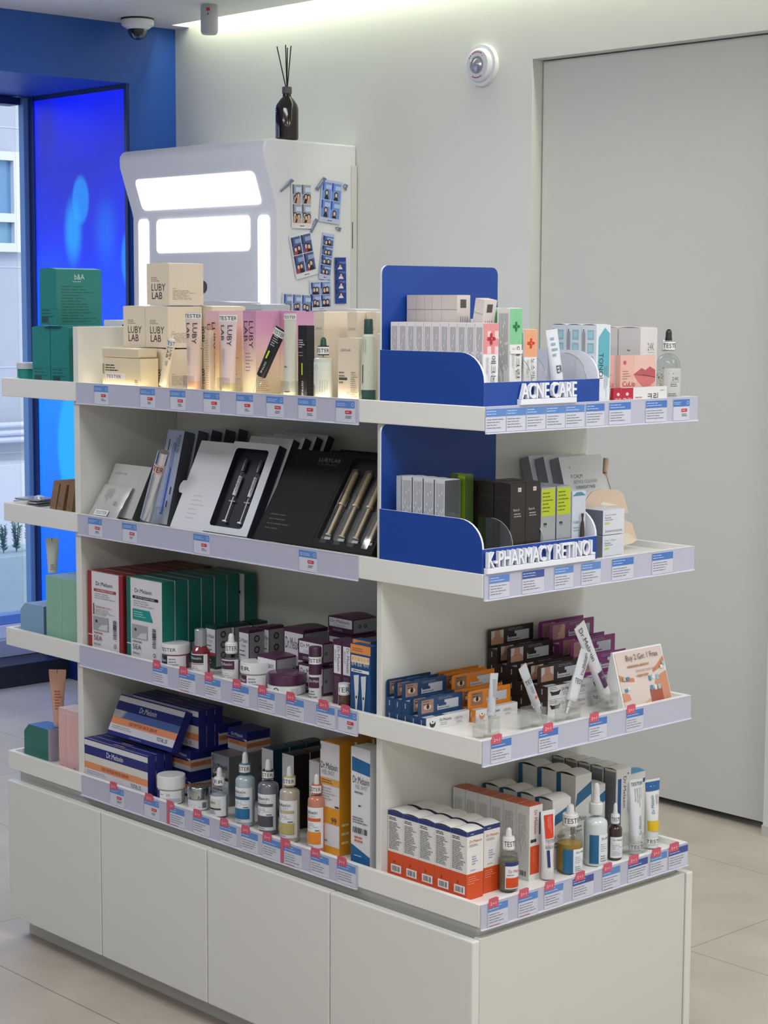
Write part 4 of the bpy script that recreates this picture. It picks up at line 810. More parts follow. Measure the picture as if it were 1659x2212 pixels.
# 24K white cartons and lip patch boxes
def k24(F): F['F'].txt('24K', .42, .7, .82, .8, P('#6d6a66')); F['F'].rect(.42, .67, .84, .675, TXT); F['F'].lines(.45, .6, .85, .65, 1, TXT); F['L'].lines(.4, .68, .62, .72, 1, TXT)
x2 = -.05; Y2, w2, h2 = endfit(x2, S1, 1381, 1417, 708); Ya = lsol(1, (x2, 0, S1), 0, 1382)
kc = carton('carton', 'white carton with thin 24K print behind the lip box, front one', 'box', (x2, Y2, S1+EPS), w2, .052, h2, P('#d5d3d1'), k24, rz=HP, arch=-.0012, seam=BLK)
dup(kc, (x2-.055, Y2, S1+EPS), 'white carton with thin 24K print, standing behind the first')
def lip(F):
    f = F['F']; f.o = f.o+f.v*(f.h*.24); f.h *= .76; f.rect(.4, .3, 1, 1, P('#e0b8ae')); f.poly([(.38, .5), (.6, .66), (.72, .6), (.84, .7), (1, .6), (1, .4), (.38, .48)], P('#b4545c')); f.poly([(.38, .48), (1, .4), (1, .3), (.85, .18), (.65, .16), (.5, .3)], P('#c96c70')); f.poly([(.38, .487), (.7, .475), (1, .41), (1, .39), (.7, .455)], P('#6d2a34'))
    f.txt('CuLip', .06, .14, .42, .32, P('#b5322c')); f.disc(.12, .82, .004, .0035, P('#c9525a')); f.lines(.06, .36, .32, .62, 4, P('#a8706c'), fill=.25)
x3 = -.022; Y3, w3, h3 = endfit(x3, S1, 1338, 1413, 768)
carton('carton', 'pink lip photo carton beside the gold flake bottle', 'box', (x3, Y3+.001, S1+EPS), w3, .011, h3, P('#dcaea4'), lip, rz=HP)
Y4 = Y3-.031
carton('carton', 'pink lip carton half hidden behind the aqua carton', 'box', (x3-.012, Y4, S1+EPS), .03, .011, h3, P('#dcaea4'), lambda F: (F['F'].txt('CuLip', .2, .34, .95, .48, P('#b5322c')), F['F'].disc(.4, .82, .004, .0035, P('#c9525a')), F['F'].lines(.2, .54, .8, .72, 4, P('#a8706c'), fill=.25)), rz=HP)
def kor(F): f = F['F']; f.rect(0, 0, .26, 1, P('#b01f3a')); f.txt('큐립', .03, .1, .22, .45, P('#e8d8dc')); f.disc(.13, .66, .004, .003, P('#e8c8cc')); f.txt('큐립', .56, .12, .8, .66, INK); f.lines(.3, .3, .54, .5, 2, P('#b05a60')); f.lines(.85, .75, .98, .85, 1, GRY)
x5 = -.0125; Y5, w5, h5 = endfit(x5, S1, 1339, 1438, 838)
carton('carton', 'low white carton with red left end under the lip box', 'box', (x5+.0022, Y5, S1+EPS), w5, .0065, h5, P('#dcdadc'), kor, rz=HP)
carton('carton', 'low red carton beside the white aqua carton', 'box', (x5+.0022, Y4, S1+EPS), .0265, .0065, h5, P('#b01f3a'), lambda F: (F['F'].txt('큐립', .15, .1, .8, .45, P('#e8d8dc')), F['F'].disc(.5, .66, .004, .003, P('#e8c8cc'))), rz=HP)
# gold flake bottle
p, r, (zsh, zn, zc, zb) = dropfit(1414, 1469, 858, S1, (785, 762, 739, 715), x0=-.045)
GF = mat('#c9b98e', .4, trans=.3)
def gl(F): F.rect(.0, 0, 1, 1, P('#c2c3c0')); F.txt('24K', .36, .62, .74, .74, TXT); F.lines(.2, .8, .9, .86, 1, INK); F.rect(.3, .57, .8, .58, TXT); F.lines(.3, .42, .8, .54, 2, TXT); F.lines(.2, .08, .8, .24, 3, TXT)
gb = dropper('dropper_bottle', 'clear round bottle with gold flakes and black bulb, rightmost on the top shelf', (p.x, p.y, S1+EPS), r, zsh*.92, zn-zsh*.92, .0, r*.34, r*.5, zc-zn, zb-zc, GLS, None, gl, mat('#b9babc', .25, .9), mat('#17171a', .4), rz=HP-.35, lz=(.06, .96), span=1.7, lm=P('#c2c3c0'))
q = MB(); rn = random.Random(5)
for i in range(90):
    a = rn.uniform(-2.2, 1.2)+3.6; rr = r*.9*math.sqrt(rn.uniform(.3, .95)); z = rn.uniform(.005, zsh*.88); c = Vector((rr*math.cos(a), rr*math.sin(a), z)); u = Vector((rn.uniform(-1, 1), rn.uniform(-1, 1), rn.uniform(-1, 1)))*.0018; v = Vector((rn.uniform(-1, 1), rn.uniform(-1, 1), rn.uniform(-1, 1)))*.0018
    q.add([c-u, c+v, c+u, c-v], [(0, 1, 2, 3)], mat('#c9a84e', .3, .6))
o = q.build('gold_flakes', gb, 0, 0); o['kind'] = 'stuff'
# guessed warm strip lamp, added behind the lip for the cream cartons' glow
ls_ = empty('added_glow_strip', (-.76, .0125, S1+EPS), 0, 'thin warm light strip behind the front lip of the top shelf', 'light')
b = MB(); b.box(-.42, .42, -.0015, .0015, 0, .003, mat('#ffe6b4', .5, emit=1.5)); b.build('diffuser_bar', ls_, 0, 0)
l_o = area('added_glow_light', (-.76, .0145, S1+.006), .86, .006, .2, (1, .86, .62), (math.radians(62), 0, 0))

# ================================================================== SECOND SHELF, LONG SIDE (everything leans back)
def leanfit(bl, br, tl, y0, zb, d=0.):
    XL = lsol(0, (0, y0, zb), 0, bl); XR = lsol(0, (0, y0, zb), 0, br); zz = zb
    for _ in range(3):
        t = on(0, XL, *tl); th = math.atan2(t.y-y0, t.z-zz); zz = zb+d*math.sin(th)
    return XL, XR-XL, math.hypot(t.y-y0, t.z-zz), th, zz
def leaned(name, label, cat, fit, y0, d, base, deco=None, group=None, lidm=None, arch=0, yoff=0, seam=None):
    X, w, h, th, zz = fit; return carton(name, label, cat, (X, y0+yoff, zz+EPS), w, d, h, base, deco, 0, -th, group, arch, lidm, seam)
SG = P('#b9bcc2')
# grey box and crinkled sachet on the left
ft = leanfit(207, 285, (250, 1000.4), .04, S2, .02)
leaned('carton', 'grey white carton leaning back at the left of the second shelf', 'box', ft, .04, .02, P('#b4b5b4'), lambda F: (F['F'].txt('LEAFLAB', .1, .8, .42, .84, P('#6b6d70')), F['F'].rect(.8, .3, .805, .8, P('#8d8f92')), F['R'].rect(0, 0, 1, 1, P('#3f423e'))))
ft = leanfit(189, 249, (228, 1046), .019, S2, .004)
sa = empty('tester_sachet', (max(ft[0], XL1+.001), .019, ft[4]+EPS), 0, 'crinkled pale foil tester sachet leaning at the far left of the second shelf', 'sachet', rx=-ft[3])
b = MB(); n = 12; vs = []; rn = random.Random(4); w_, h_ = ft[1], ft[2]
for i in range(n+1):
    for j in range(n+1): e_ = .001+.004*math.sin(math.pi*i/n)**.5*math.sin(math.pi*j/n)**.5; vs.append((w_*i/n, -e_-rn.uniform(0, .0012), h_*j/n))
fs = [(i*(n+1)+j, (i+1)*(n+1)+j, (i+1)*(n+1)+j+1, i*(n+1)+j+1) for i in range(n) for j in range(n)]; m0 = len(vs)
b.add(vs+[(x, .002, z) for x, y, z in vs], fs+[tuple(m0+k for k in f[::-1]) for f in fs], mat('#b9bab8', .35, .25)); b.build('foil_pouch', sa, 0, 20)
q = MB(); F = Face(q, (w_*.2, -.0068, h_*.06), (1, 0, 0), (0, 0, 1), w_*.7, h_*.9); F.rect(.05, .02, .72, .2, PLW); F.txt('TESTER', .1, .06, .68, .16, INK); F.lines(.1, .4, .5, .9, 5, TXT, vert=True, fill=.25); F.ring(.8, .45, .005, P('#6d7a70')); q.build('tester_sticker', sa, 0, 0)
# olive card added to stand in for a yellow tinted reflection
carton('reflection_card', 'dark olive sample card leaning between the sachet and the silver stick', 'card', (lsol(0, (0, .05, S2), 0, 262), .038, S2+.002), .03, .002, .062, mat('#4d5040', .25), lambda F: F['F'].poly([(.3, .5), (.7, .55), (.6, .8), (.35, .8)], P('#8f8c34')), rx=-.5)
# silver tester stick
def ster(root, H, r): mb, F = lbl(r*1.03, .02, mat('#c9a8a4', .4), 3.0, H*.7); cuv(F); F.txt('STER', .1, .2, .9, .8, INK); q = mb.build('tester_sticker', root); q.rotation_euler[2] = .5; mb, F = lbl(r*1.005, H*.5, SILV, 1.2, H*.14); cuv(F); F.lines(.3, .0, .6, 1, 2, P('#7d8088'), vert=True, fill=.3); mb.build('engraved_band', root).rotation_euler[2] = .5
stick('tester_pen', 'shiny silver tester pen leaning before the printed silver box', (315, 1121), (353, 976), .028, .012, [('pen_body', 0, .72, 1, 1, SILV), ('pen_cap', .72, 1, 1.02, 1.0, mat('#d5d7dc', .12, .95)), ], 'tester', extra=ster)
holder((lsol(0, (0, .042, S2), 0, 333), .048, S2+EPS), .028, .02, .04, 'clear acrylic holder behind the silver tester pen')
# silver boxes printed with pens, one behind the other
def pens(F):
    f = F['F']; L = F['R']; L.rect(0, 0, 1, 1, P('#484b50'))
    f.poly([(.42, .1), (.62, .1), (.66, .86), (.46, .86)], P('#3d5fae')); f.poly([(.44, .12), (.5, .12), (.54, .85), (.48, .85)], P('#8fa8da')); f.rect(.46, .6, .64, .87, P('#7d8db4')); f.rect(.2, .78, .25, .9, P('#2b2d33')); f.txt('RADIA 5X', .74, .76, .86, .95, INK, rot=-90); f.lines(.6, .7, .72, .93, 2, TXT, vert=True, fill=.3); f.rect(.8, .32, .86, .4, INK); f.rect(.72, .18, .78, .25, INK)
ft = leanfit(325, 360, (364, 927.7), .05, S2, .026)
X, w, h, th, zz = ft
sb = leaned('carton', 'silver carton printed with blue pens, front of the leaning stack', 'box', ft, .05, .026, mat('#bcc3d2', .3, .3), pens, arch=.0)
for i in range(1, 5): dup(sb, (X+.004*i, .05+.0325*i, zz+EPS), 'silver carton with dark side leaning %s behind the blue pen one' % ORD[i-1])
# white gift box lid with thumb tab, open box with ampoules
ft = leanfit(367, 437, (436, 951), .03, S2, .018); X, w, h, th, zz = ft
lb = leaned('gift_box_lid', 'opened white gift box lid with round thumb tab, left of the ampoule box', 'box lid', ft, .03, .004, P('#d0d2d8'), lambda F: (F['F'].lines(.35, .1, .8, .4, 6, P('#b4b6be'), fill=.2), F['F'].txt('LUBYLAB', .3, .85, .6, .88, P('#bfc2ca'))))
q = MB(); q.prism([(.0, -.014), (-.012, -.013), (-.017, -.006), (-.018, 0), (-.017, .006), (-.012, .013), (0, .014)], .0005, .002, 'y', PAP); o = q.build('thumb_tab', lb, 0, 0); o.location = (0, 0, h*.46)
def winbox(name, label, ft, y0, d, frame, side, tray, win, cat='box'):
    X, w, h, th, zz = ft; r = empty(name, (X, y0, zz+EPS), 0, label, cat, None, -th)
    b = MB(); e = .0012; b.box(0, e, e, d, 0, h, side); b.box(w-e, w, e, d, 0, h, side); b.box(e, w-e, e, d, 0, e, side); b.box(e, w-e, e, d, h-e, h, side); b.box(e, w-e, d-e, d, e, h-e, side); b.build('box_shell', r, 0, 0)
    a0, b0, a1, b1, R = win; inn = []; out = []
    for cx, cz, an in ((a1*w-R, b0*h+R, -HP), (a1*w-R, b1*h-R, 0), (a0*w+R, b1*h-R, HP), (a0*w+R, b0*h+R, 2*HP)):
        for k in range(6):
            a = an+HP*k/5; inn.append((cx+R*math.cos(a), cz+R*math.sin(a)))
            ox_ = w if math.cos(an+HP/2) > 0 else 0; oz_ = h if math.sin(an+HP/2) > 0 else 0; out.append((ox_, oz_))
    n = len(inn); m = MB(); vs = [(x, 0, z) for x, z in out]+[(x, 0, z) for x, z in inn]+[(x, d*.55, z) for x, z in inn]
    m.add(vs, [(i, (i+1) % n, n+(i+1) % n, n+i) for i in range(n) if not (out[i] == out[(i+1) % n])]+[(i, n+(i+1) % n, n+i) for i in range(n) if out[i] == out[(i+1) % n]], frame)
    m.add(vs, [(n+i, n+(i+1) % n, 2*n+(i+1) % n, 2*n+i) for i in range(n)], tray)
    m.add([(0, 0, 0), (w, 0, 0), (w, e+.0001, 0), (0, e+.0001, 0), (0, 0, h), (w, 0, h), (w, e+.0001, h), (0, e+.0001, h)], [(0, 3, 2, 1), (4, 5, 6, 7), (1, 2, 6, 5), (0, 4, 7, 3)], frame)
    m.build('front_frame', r, 0, 0); t = MB(); t.box(a0*w-.002, a1*w+.002, d*.55, d*.6, b0*h-.002, b1*h+.002, tray); t.build('inner_tray', r, 0, 0); return r
ft = leanfit(437, 532, (507, 953), .03, S2, .022); X, w, h, th, zz = ft
NV_ = mat('#14161f', .45); wb = winbox('ampoule_box', 'open silver white gift box showing two ampoule syringes in black tray', ft, .03, .022, P('#ced1d8'), P('#1b1e2a'), NV_, (.1, .07, .84, .93, .008))
for k, u in enumerate((.36, .7)):
    sy = empty('ampoule_syringe', (0, 0, 0), 0, ('left' if k == 0 else 'right')+' glass ampoule syringe lying in the black gift box tray', 'syringe', 'two ampoule syringes in the gift box'); M_ = Matrix.Translation((X, .03, zz+EPS)) @ Matrix.Rotation(-th, 4, 'X'); sy.matrix_world = M_ @ Matrix.Translation((u*w, .0065, .13*h)); HH = .70*h
    b = MB(); b.lathe([(.0045, HH*.80), (.0046, HH*.98), (.003, HH)], mat('#565a66', .35, .5), 16); b.build('cap', sy); b = MB(); b.lathe([(.0038, HH*.34), (.0038, HH*.74), (.002, HH*.79), (.002, HH*.8)], GLS, 16); b.build('glass_barrel', sy)
    mb, F = lbl(.0041, HH*.3, mat('#d0d3dc', .4), 5.5, HH*.42); cuv(F); F.lines(.3, .05, .7, .95, 3, INK, vert=True, fill=.4); mb.build('paper_label', sy)
    b = MB(); b.box(-.009, .009, -.001, .001, HH*.325, HH*.34, SILV); b.lathe([(.0014, .002), (.0014, HH*.4)], SILV, 8); b.lathe([(.0058, 0), (.0058, .003)], SILV, 16); b.build('plunger', sy)
for i in range(4):
    leaned('carton', 'white fronted dark gift carton leaning %s behind the ampoule box' % ORD[i], 'box', (X+.014+.009*i, w*.95, h*(1.06+.012*i), th, zz), .03, .0175, P('#23252e'), lambda F: F['F'].rect(0, 0, 1, 1, P('#cdd0d6')), yoff=.0265+.0215*i)
# black gift box lid and open tray of pens
ft = leanfit(546, 670, (637, 969), .03, S2, .02); X, w, h, th, zz = ft
GB = mat('#0e0e10', .6); GB.node_tree.nodes['Principled BSDF'].inputs['Specular IOR Level'].default_value = .25; lb = leaned('gift_box_lid', 'matte black gift box lid with faint silver lettering, left of the gold pens', 'box lid', (X, w-.0005, h, th, zz), .03, .006, GB, lambda F: (F['F'].txt('LUBYLAB', .5, .89, .86, .93, P('#77787c')), F['F'].txt('CLINIC', .5, .85, .86, .875, P('#46474b')), F['F'].lines(.12, .1, .55, .3, 4, P('#303136'), fill=.25)))
ft2 = (X+w+.0005, w*.99, h, th, zz)
wb2 = winbox('pen_gift_box', 'open black gift box holding four gold pens beside the right divider', ft2, .03, .02, GB, GB, mat('#232328', .4), (.04, .09, .97, .96, .004))
GOLD = mat('#b9a47c', .4, .3)
for k, u in enumerate((.16, .385, .61, .835)):
    py_ = empty('gold_pen', (0, 0, 0), 0, '%s of four gold pens in blister sleeves in the black box' % ('leftmost' if k == 0 else 'second from left' if k == 1 else 'third from left' if k == 2 else 'rightmost'), 'pen', 'gold pens in the black gift box'); py_.matrix_world = Matrix.Translation((ft2[0], .03, zz+EPS)) @ Matrix.Rotation(-th, 4, 'X') @ Matrix.Translation((u*w, .0055, .14*h)); HH = .68*h
    b = MB(); b.lathe([(.0052, HH*.5), (.0055, HH*.98), (.004, HH)], GOLD, 16); b.build('pen_cap', py_); b = MB(); b.lathe([(.0035, HH*.02), (.0035, HH*.47), (.0072, HH*.475), (.0072, HH*.5)], mat('#c4b08c', .35, .2), 16); b.lathe([(.0058, 0), (.0058, .003)], mat('#c8bfa8', .3), 14); b.build('pen_barrel', py_)
    b = MB(); b.box(-.0085, .0085, -.0062, -.0058, -.018, HH+.004, ACR); b.box(-.0085, -.0082, -.0058, .002, -.018, HH+.004, ACR); b.box(.0082, .0085, -.0058, .002, -.018, HH+.004, ACR); b.build('blister_sleeve', py_, 0, 0)
    b = MB(); b.box(-.008, .008, .001, .0018, -.017, -.002, P('#cfcfd2')); b.build('white_tab', py_, 0, 0)
leaned('carton', 'black carton with silver lettering leaning behind the black lid', 'box', (X+.075, w*1.02, h*1.0, th, zz), .03, .02, GB, lambda F: F['F'].txt('LUBY', .34, .9, .56, .95, P('#c9c2c0')), yoff=.03)
leaned('carton', 'black carton leaning furthest back at the right of the second shelf', 'box', (X+.07, w*1.02, h*1.0, th, zz), .03, .02, GB, None, yoff=.058)

# ================================================================== SECOND SHELF, NEAR END
Z2 = ZT[2]+.0026
def fine(F): F['L'].lines(.1, .04, .92, .96, 6, TXT, vert=True, fill=.35, seed=2); F['F'].rect(0, 0, 1, 1, mat('#9ea4a6', .12, .8))
xb = [lsol(0, (0, .012, Z2), 0, q) for q in (865, 889.5, 915.5, 938, 959.5)]; xf = xb[-1]; yq = .012
Yf, wf_, hf = endfit(xf, Z2, 959.5, 990, 1038); tt = (xb[-1]-xb[0])/4
wc = carton('carton', 'silver white carton in the lower blue display, nearest the front', 'box', (xf, Yf, Z2+EPS), wf_+.004, tt-.003, hf, P('#c6c8d0'), fine, rz=HP, arch=-.0006)
for i in range(1, 4): dup(wc, (xf-tt*i, Yf, Z2+EPS), 'silver white fine print carton in the lower blue display, %s from front' % ORD[i])
carton('carton', 'thin silver carton against the blue back panel', 'box', (max(xb[0]-.001, -.2485+.012), Yf, Z2+EPS), wf_, .010, hf, P('#a9adb8'), None, rz=HP)
# lime metallic carton
yl = Yf+wf_+.0055
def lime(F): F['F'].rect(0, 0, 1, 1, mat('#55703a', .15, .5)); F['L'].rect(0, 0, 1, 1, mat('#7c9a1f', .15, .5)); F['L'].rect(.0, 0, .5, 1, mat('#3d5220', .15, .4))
Yl, wl, hl = endfit(-.055, Z2, 996, 1018, 1033)
yl = .0545; lmc = carton('carton', 'metallic lime green carton beside the silver white row', 'box', (-.097, yl, Z2+EPS), .02, .036, hl, P('#6d8a2a'), lime, rz=HP)
yl += .022
# dark brown cartons
DB_ = mat('#221b1c', .4)
def brown(F): f = F['F']; f.rect(.5, .9, .72, .95, P('#c9b9ae')); f.lines(.55, .915, .68, .935, 1, INK); f.txt('Retin-A', .2, .67, .6, .7, P('#c4bdb8')); f.lines(.24, .59, .95, .65, 2, P('#9c9490')); f.lines(.15, .02, .6, .14, 5, P('#9c9490')); F['L'].rect(0, .83, 1, .834, P('#4a3f40')); F['L'].lines(.3, .02, .95, .14, 5, P('#4f4644'))
xk = -.016; Yk, wk, hk = endfit(xk, Z2, 1101, 1133, 1046); 
bk = carton('carton', 'dark brown carton in the lower display, left one of the front pair', 'box', (xk, Yk, Z2+EPS), wk, .038, hk, DB_, brown, rz=HP, arch=-.0015)
dup(bk, (xk-.040, Yk, Z2+EPS), 'dark brown carton standing directly behind the left one of the pair'); dup(bk, (xk-.080, Yk, Z2+EPS), 'dark brown carton furthest back in the left brown row')
dup(bk, (xk+.0, Yk+wk+.001, Z2+EPS), 'dark brown carton in the lower display, right one of the front pair'); dup(bk, (xk-.042, Yk+wk+.001, Z2+EPS), 'dark brown carton behind the right one of the pair')
def limes(F): f = F['F']; f.rect(.04, .62, .96, .98, P('#a9b820')); f.lines(.1, .66, .9, .95, 6, P('#5d6a14'), fill=.35); f.ring(.3, .5, .0035, TXT, .7); f.rect(.2, .5, .4, .53, INK)
Yg, wg, hg = endfit(xk, Z2, 1167, 1198, 1054); Yg = Yk+2*wk+.003
ls = carton('carton', 'silver carton with lime panel, left of two in the lower display', 'box', (xk, Yg, Z2+EPS), wg, .036, hg, mat('#a9adb3', .25, .6), limes, rz=HP)
dup(ls, (xk, Yg+wg+.0035, Z2+EPS), 'silver carton with lime panel, right of two in the lower display'); dup(ls, (xk-.037, Yg, Z2+EPS), 'silver carton behind the left lime panel carton'); dup(ls, (xk-.037, Yg+wg+.0035, Z2+EPS), 'silver carton behind the right lime panel carton')
def calm(F): f = F['F']; f.poly([(0, .93), (.3, .985), (.7, .985), (1, .93)], P('#4d7f96')); f.txt('P.CALM', .1, .52, .5, .56, INK); f.lines(.1, .4, .75, .48, 2, P('#7d9aa8')); f.lines(.1, .08, .7, .3, 5, TXT)
Yc = Yg+2*wg+.007; _, wc2, hc2 = endfit(xk, Z2, 1233, 1262, 1062)
pc = carton('carton', 'slim pale blue carton with teal arc beside the lime panel cartons', 'box', (xk, Yc, Z2+EPS), min(wc2, .2895-Yc-.0005), .03, hc2, P('#bcc3d0'), calm, rz=HP)
divider(2, Yk-.0015, 'clear curved divider in front of the dark brown cartons')
divider(2, Yg-.0017, 'clear curved divider left of the lime panel cartons')
# brown ampoule bottle on the card front
p = Vector((-.0115, lsol(1, (-.0115, 0, Z2), 0, 1257), Z2+EPS)); hb_ = lsol(2, (p.x, p.y, 0), 1, 1109)-Z2
ab = empty('ampoule_bottle', p, 0, 'small dark brown ampoule bottle before the slim pale blue carton', 'bottle'); b = MB(); b.lathe([(.0042, 0), (.0045, .002), (.0045, hb_*.6), (.0032, hb_*.78), (.0018, hb_*.85), (.0018, hb_*.92), (.0024, hb_*.93), (.0024, hb_)], mat('#3a2c2c', .2, coat=.4), 20); b.build('bottle_body', ab)
# large masks cartons leaning at the back
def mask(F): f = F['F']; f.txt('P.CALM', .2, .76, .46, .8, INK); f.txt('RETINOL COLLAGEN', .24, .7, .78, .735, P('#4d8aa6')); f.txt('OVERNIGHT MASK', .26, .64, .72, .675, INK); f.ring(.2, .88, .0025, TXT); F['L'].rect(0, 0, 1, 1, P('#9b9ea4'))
xm = -.13; Ym = lsol(1, (xm, 0, S2), 0, 1247); t_ = on(1, Ym, 1206, 996)
th = math.atan2(xm-t_.x, t_.z-S2); hh = math.hypot(xm-t_.x, t_.z-S2); wmk = lsol(1, (t_.x, 0, t_.z), 0, 1297)-Ym
mk = carton('carton', 'large pale grey mask carton leaning back, front one of three', 'box', (xm, max(Ym, .297), S2+.026*math.sin(th)+EPS), wmk, .022, hh, P('#e6e8ee'), mask, rz=HP, rx=-th)
for i in (1, 2): dup(mk, (xm-.027*i, max(Ym, .297)-.012*i, S2+.026*math.sin(th)+EPS), 'large pale grey mask carton leaning %s behind the front one' % ORD[i-1])
# two grey white cube cartons
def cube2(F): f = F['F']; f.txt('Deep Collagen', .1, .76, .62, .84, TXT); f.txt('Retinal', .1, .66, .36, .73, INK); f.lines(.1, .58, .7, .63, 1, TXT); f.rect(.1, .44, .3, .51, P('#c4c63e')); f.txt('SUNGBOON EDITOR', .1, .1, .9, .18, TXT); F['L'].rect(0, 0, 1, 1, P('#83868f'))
c0 = on(2, S2, 1301, 1205); xx = -.035; Yd, wd, hd = endfit(xx, S2, 1301, 1347, 1102)
cq = carton('carton', 'grey and white cube carton, lower of two beside the blue display', 'box', (xx, max(Yd, .2975), S2+EPS), wd, .05, hd/2-.001, P('#ced1da'), cube2, rz=HP)
dup(cq, (xx, max(Yd, .2975), S2+hd/2+.0003), 'grey and white cube carton, upper of two beside the blue display')
# face shaped standee with syringe
st = empty('cutout_standee', (-.09, .42, S2+EPS), HP, 'peach cutout standee of a face outline with a syringe on the second shelf', 'standee'); st.location = (-.1, 0, S2+EPS)
def stp(px, py): q = on(0, -.1, px, py); return (q.y, q.z-S2)
fo = [stp(*q) for q in ((1262, 1150), (1266, 1080), (1279, 1063), (1298, 1056), (1337, 1058), (1348, 1070), (1357.5, 1108), (1348, 1109), (1349, 1123), (1365, 1131), (1376, 1166), (1353, 1178), (1300, 1178), (1264, 1178))]
fo = [(y, max(z, .0)) for y, z in fo]; b = MB(); b.prism(fo, 0, .003, 'y', P('#d4bda8')); o = b.build('face_cutout', st, 0, 0)
b = MB(); F = Face(b, (0, 0, 0), (1, 0, 0), (0, 0, 1), 1, 1); F.k = 3; lw_ = [stp(*q) for q in ((1345, 1152), (1358, 1153), (1366, 1160), (1376, 1166), (1366, 1174), (1345, 1178))]; F.poly([(a_, max(c_, .001)) for a_, c_ in lw_], P('#d9cdbb')); lw2 = [stp(*q) for q in ((1296, 1090), (1303, 1084), (1320, 1088), (1335, 1091), (1310, 1093))]; F.poly(lw2, P('#e2dccf')); b.build('printed_lips', st, 0, 0)
b = MB(); s0, s1, s2, s3 = [stp(*q) for q in ((1311, 990), (1309, 1020), (1312, 1028), (1328, 1082))]; b.tube((s0[0], .002, s0[1]), (s1[0], .002, s1[1]), .0052, mat('#cbb096', .4), 12); b.tube((s1[0], .002, s1[1]), (s2[0], .002, s2[1]), .0052, mat('#cbb096', .4), 12, .0015); b.tube((s2[0], .002, s2[1]), (s3[0], .002, s3[1]), .0007, mat('#8b6a52', .4), 6); b.build('syringe_cutout', st)

# ================================================================== THIRD SHELF, LONG SIDE
def maskbox(col, big, band, cap, sea):
    def f(F):
        f = F['F']; k = P(col); f.rect(0, 0, 1, 1, P('#d3d2d6')); f.rect(0, 0, .115, 1, k); f.rect(.0, .19, .115, .2, PAP); f.rect(.9, .0, 1, 1, k) if big else None
        f.txt('Dr.Melaxin', .24, .83, .72, .88, INK); f.rect(.18, .755, .9 if not big else .82, .79, P(band)); f.txt(cap, .25, .763, .8 if not big else .75, .782, PAP)
        f.lines(.2, .66, .85, .74, 3, GRY, fill=.25)
        if big: f.rect(.16, .46, .19, .6, k); f.txt('TRANEXAMIC ACID +', .22, .55, .7, .575, P('#9a3a3a')); f.lines(.22, .46, .84, .54, 4, GRY, fill=.3)
        else: f.poly([(.18, .5), (.75, .5), (.66, .63), (.18, .63)], P('#1d8a7e')); f.lines(.22, .53, .6, .61, 3, P('#a9d6cf'), fill=.3)
        f.rect(.16, .27, .6, .44, P('#9b9da0')); f.disc(.26, .38, .004, .0035, P('#3a3a40')); f.poly([(.3, .28), (.58, .28), (.58, .36), (.4, .34)], P('#c4c4c6'))
        f.lines(.18, .22, .6, .25, 1, P('#a85a5a') if big else TXT); f.txt('5EA', .18, .14, .42, .2, P(sea)); f.lines(.18, .08, .5, .11, 1, GRY)
        f.bars(.74, .2, .84, .44, INK, horiz=True, n=12, seed=4); f.ring(.8, .11, .0045, INK, .7)
        T_ = F['T']; T_.rect(0, .0, 1, .05, PAP)
    return f
RDM = mat('#7c1f24', .4)
X0, w, h, d_ = bayfit(.022, S3, 191.5, 266, 1245, None, .033)
rb = carton('carton', 'red sheet mask carton facing the aisle, front of the red row', 'box', (X0, .022, S3+EPS), w, .0325, h, RDM, maskbox('#8e2226', True, '#a3393c', 'CALMING MASK', '#7a1f24'), lidm=RDM)
for i in range(1, 7): dup(rb, (X0, .022+.034*i, S3+EPS), 'red sheet mask carton, %s behind the front of the red row' % ORD[i-1])
TG = mat('#176a60', .4)
X1_, w1, h1, d1 = bayfit(.022, S3, 275, 351, 1259, None, .033); X1_ = max(X1_, X0+w+.0008)
gb_ = carton('carton', 'green sheet mask carton facing the aisle, front of the green row', 'box', (X1_, .022, S3+EPS), w1, .031, h1, TG, maskbox('#14655a', False, '#1a1c28', 'BP PORE CLEAR MASK', '#14655a'), lidm=TG)
for i in range(1, 7): dup(gb_, (X1_+(.014 if i == 6 else 0), .022+.034*i, S3+EPS), 'green sheet mask carton, %s behind the front of the green row' % ORD[i-1])
GRN = mat('#143c3a', .4)
def melx(sub, bar, side='#9b9aa2', n=3, flat=False, capline=True, txtw=.86):
    def f(F):
        f = F['F']; f.rect(.05, .36 if flat else .3, .97, .93, PAP); b0 = .64 if flat else .72
        f.txt('Dr.Melaxin', .1, b0, txtw, b0+(.2 if flat else .09), INK); f.txt(sub, .22, b0-(.2 if flat else .1), .7, b0-(.07 if flat else .03), P('#9a9aa0')); f.lines(.1, .4, .9, b0-(.21 if flat else .14), 2, TXT, fill=.3)
        if bar: f.rect(.05, .3, .97, .38, P(bar))
        f.lines(.2, .1, .8, .24, 2, P('#b9b0b6'), fill=.35)
        R = F['R']; R.rect(.03, .06 if not flat else .1, 1, .94, P(side))
        for k in range(n):
            a, b = (.3+.22*k, .5) if flat else (.5, .8-.24*k)
            if flat: a = .3+.24*k
            R.ring(a, b, min(R.w, R.h)*.5*(.26 if flat else .36), INK, .62, fill=P('#8d8b90'))
    return f
def mbox(label, y0, xl, xr, yt, xs, base, deco, zb=S3, arch=.0, d=None):
    X, w, h, dd = bayfit(y0, zb, xl, xr, yt, xs, d); return carton('carton', label, 'box', (X, y0, zb+EPS), w, dd, h, base, deco, arch=arch), X, w, h, dd
gc1, X, w, h, dd = mbox('dark green serum carton with rings on its side behind the pump bottle', .085, 444, 466, 1354, 499, GRN, melx('Cica', '#a8323c'))
for i in (1, 2): dup(gc1, (X+.006*i, .085+(dd+.004)*i, S3+EPS), 'dark green serum carton, %s behind the ringed green one' % ORD[i-1])
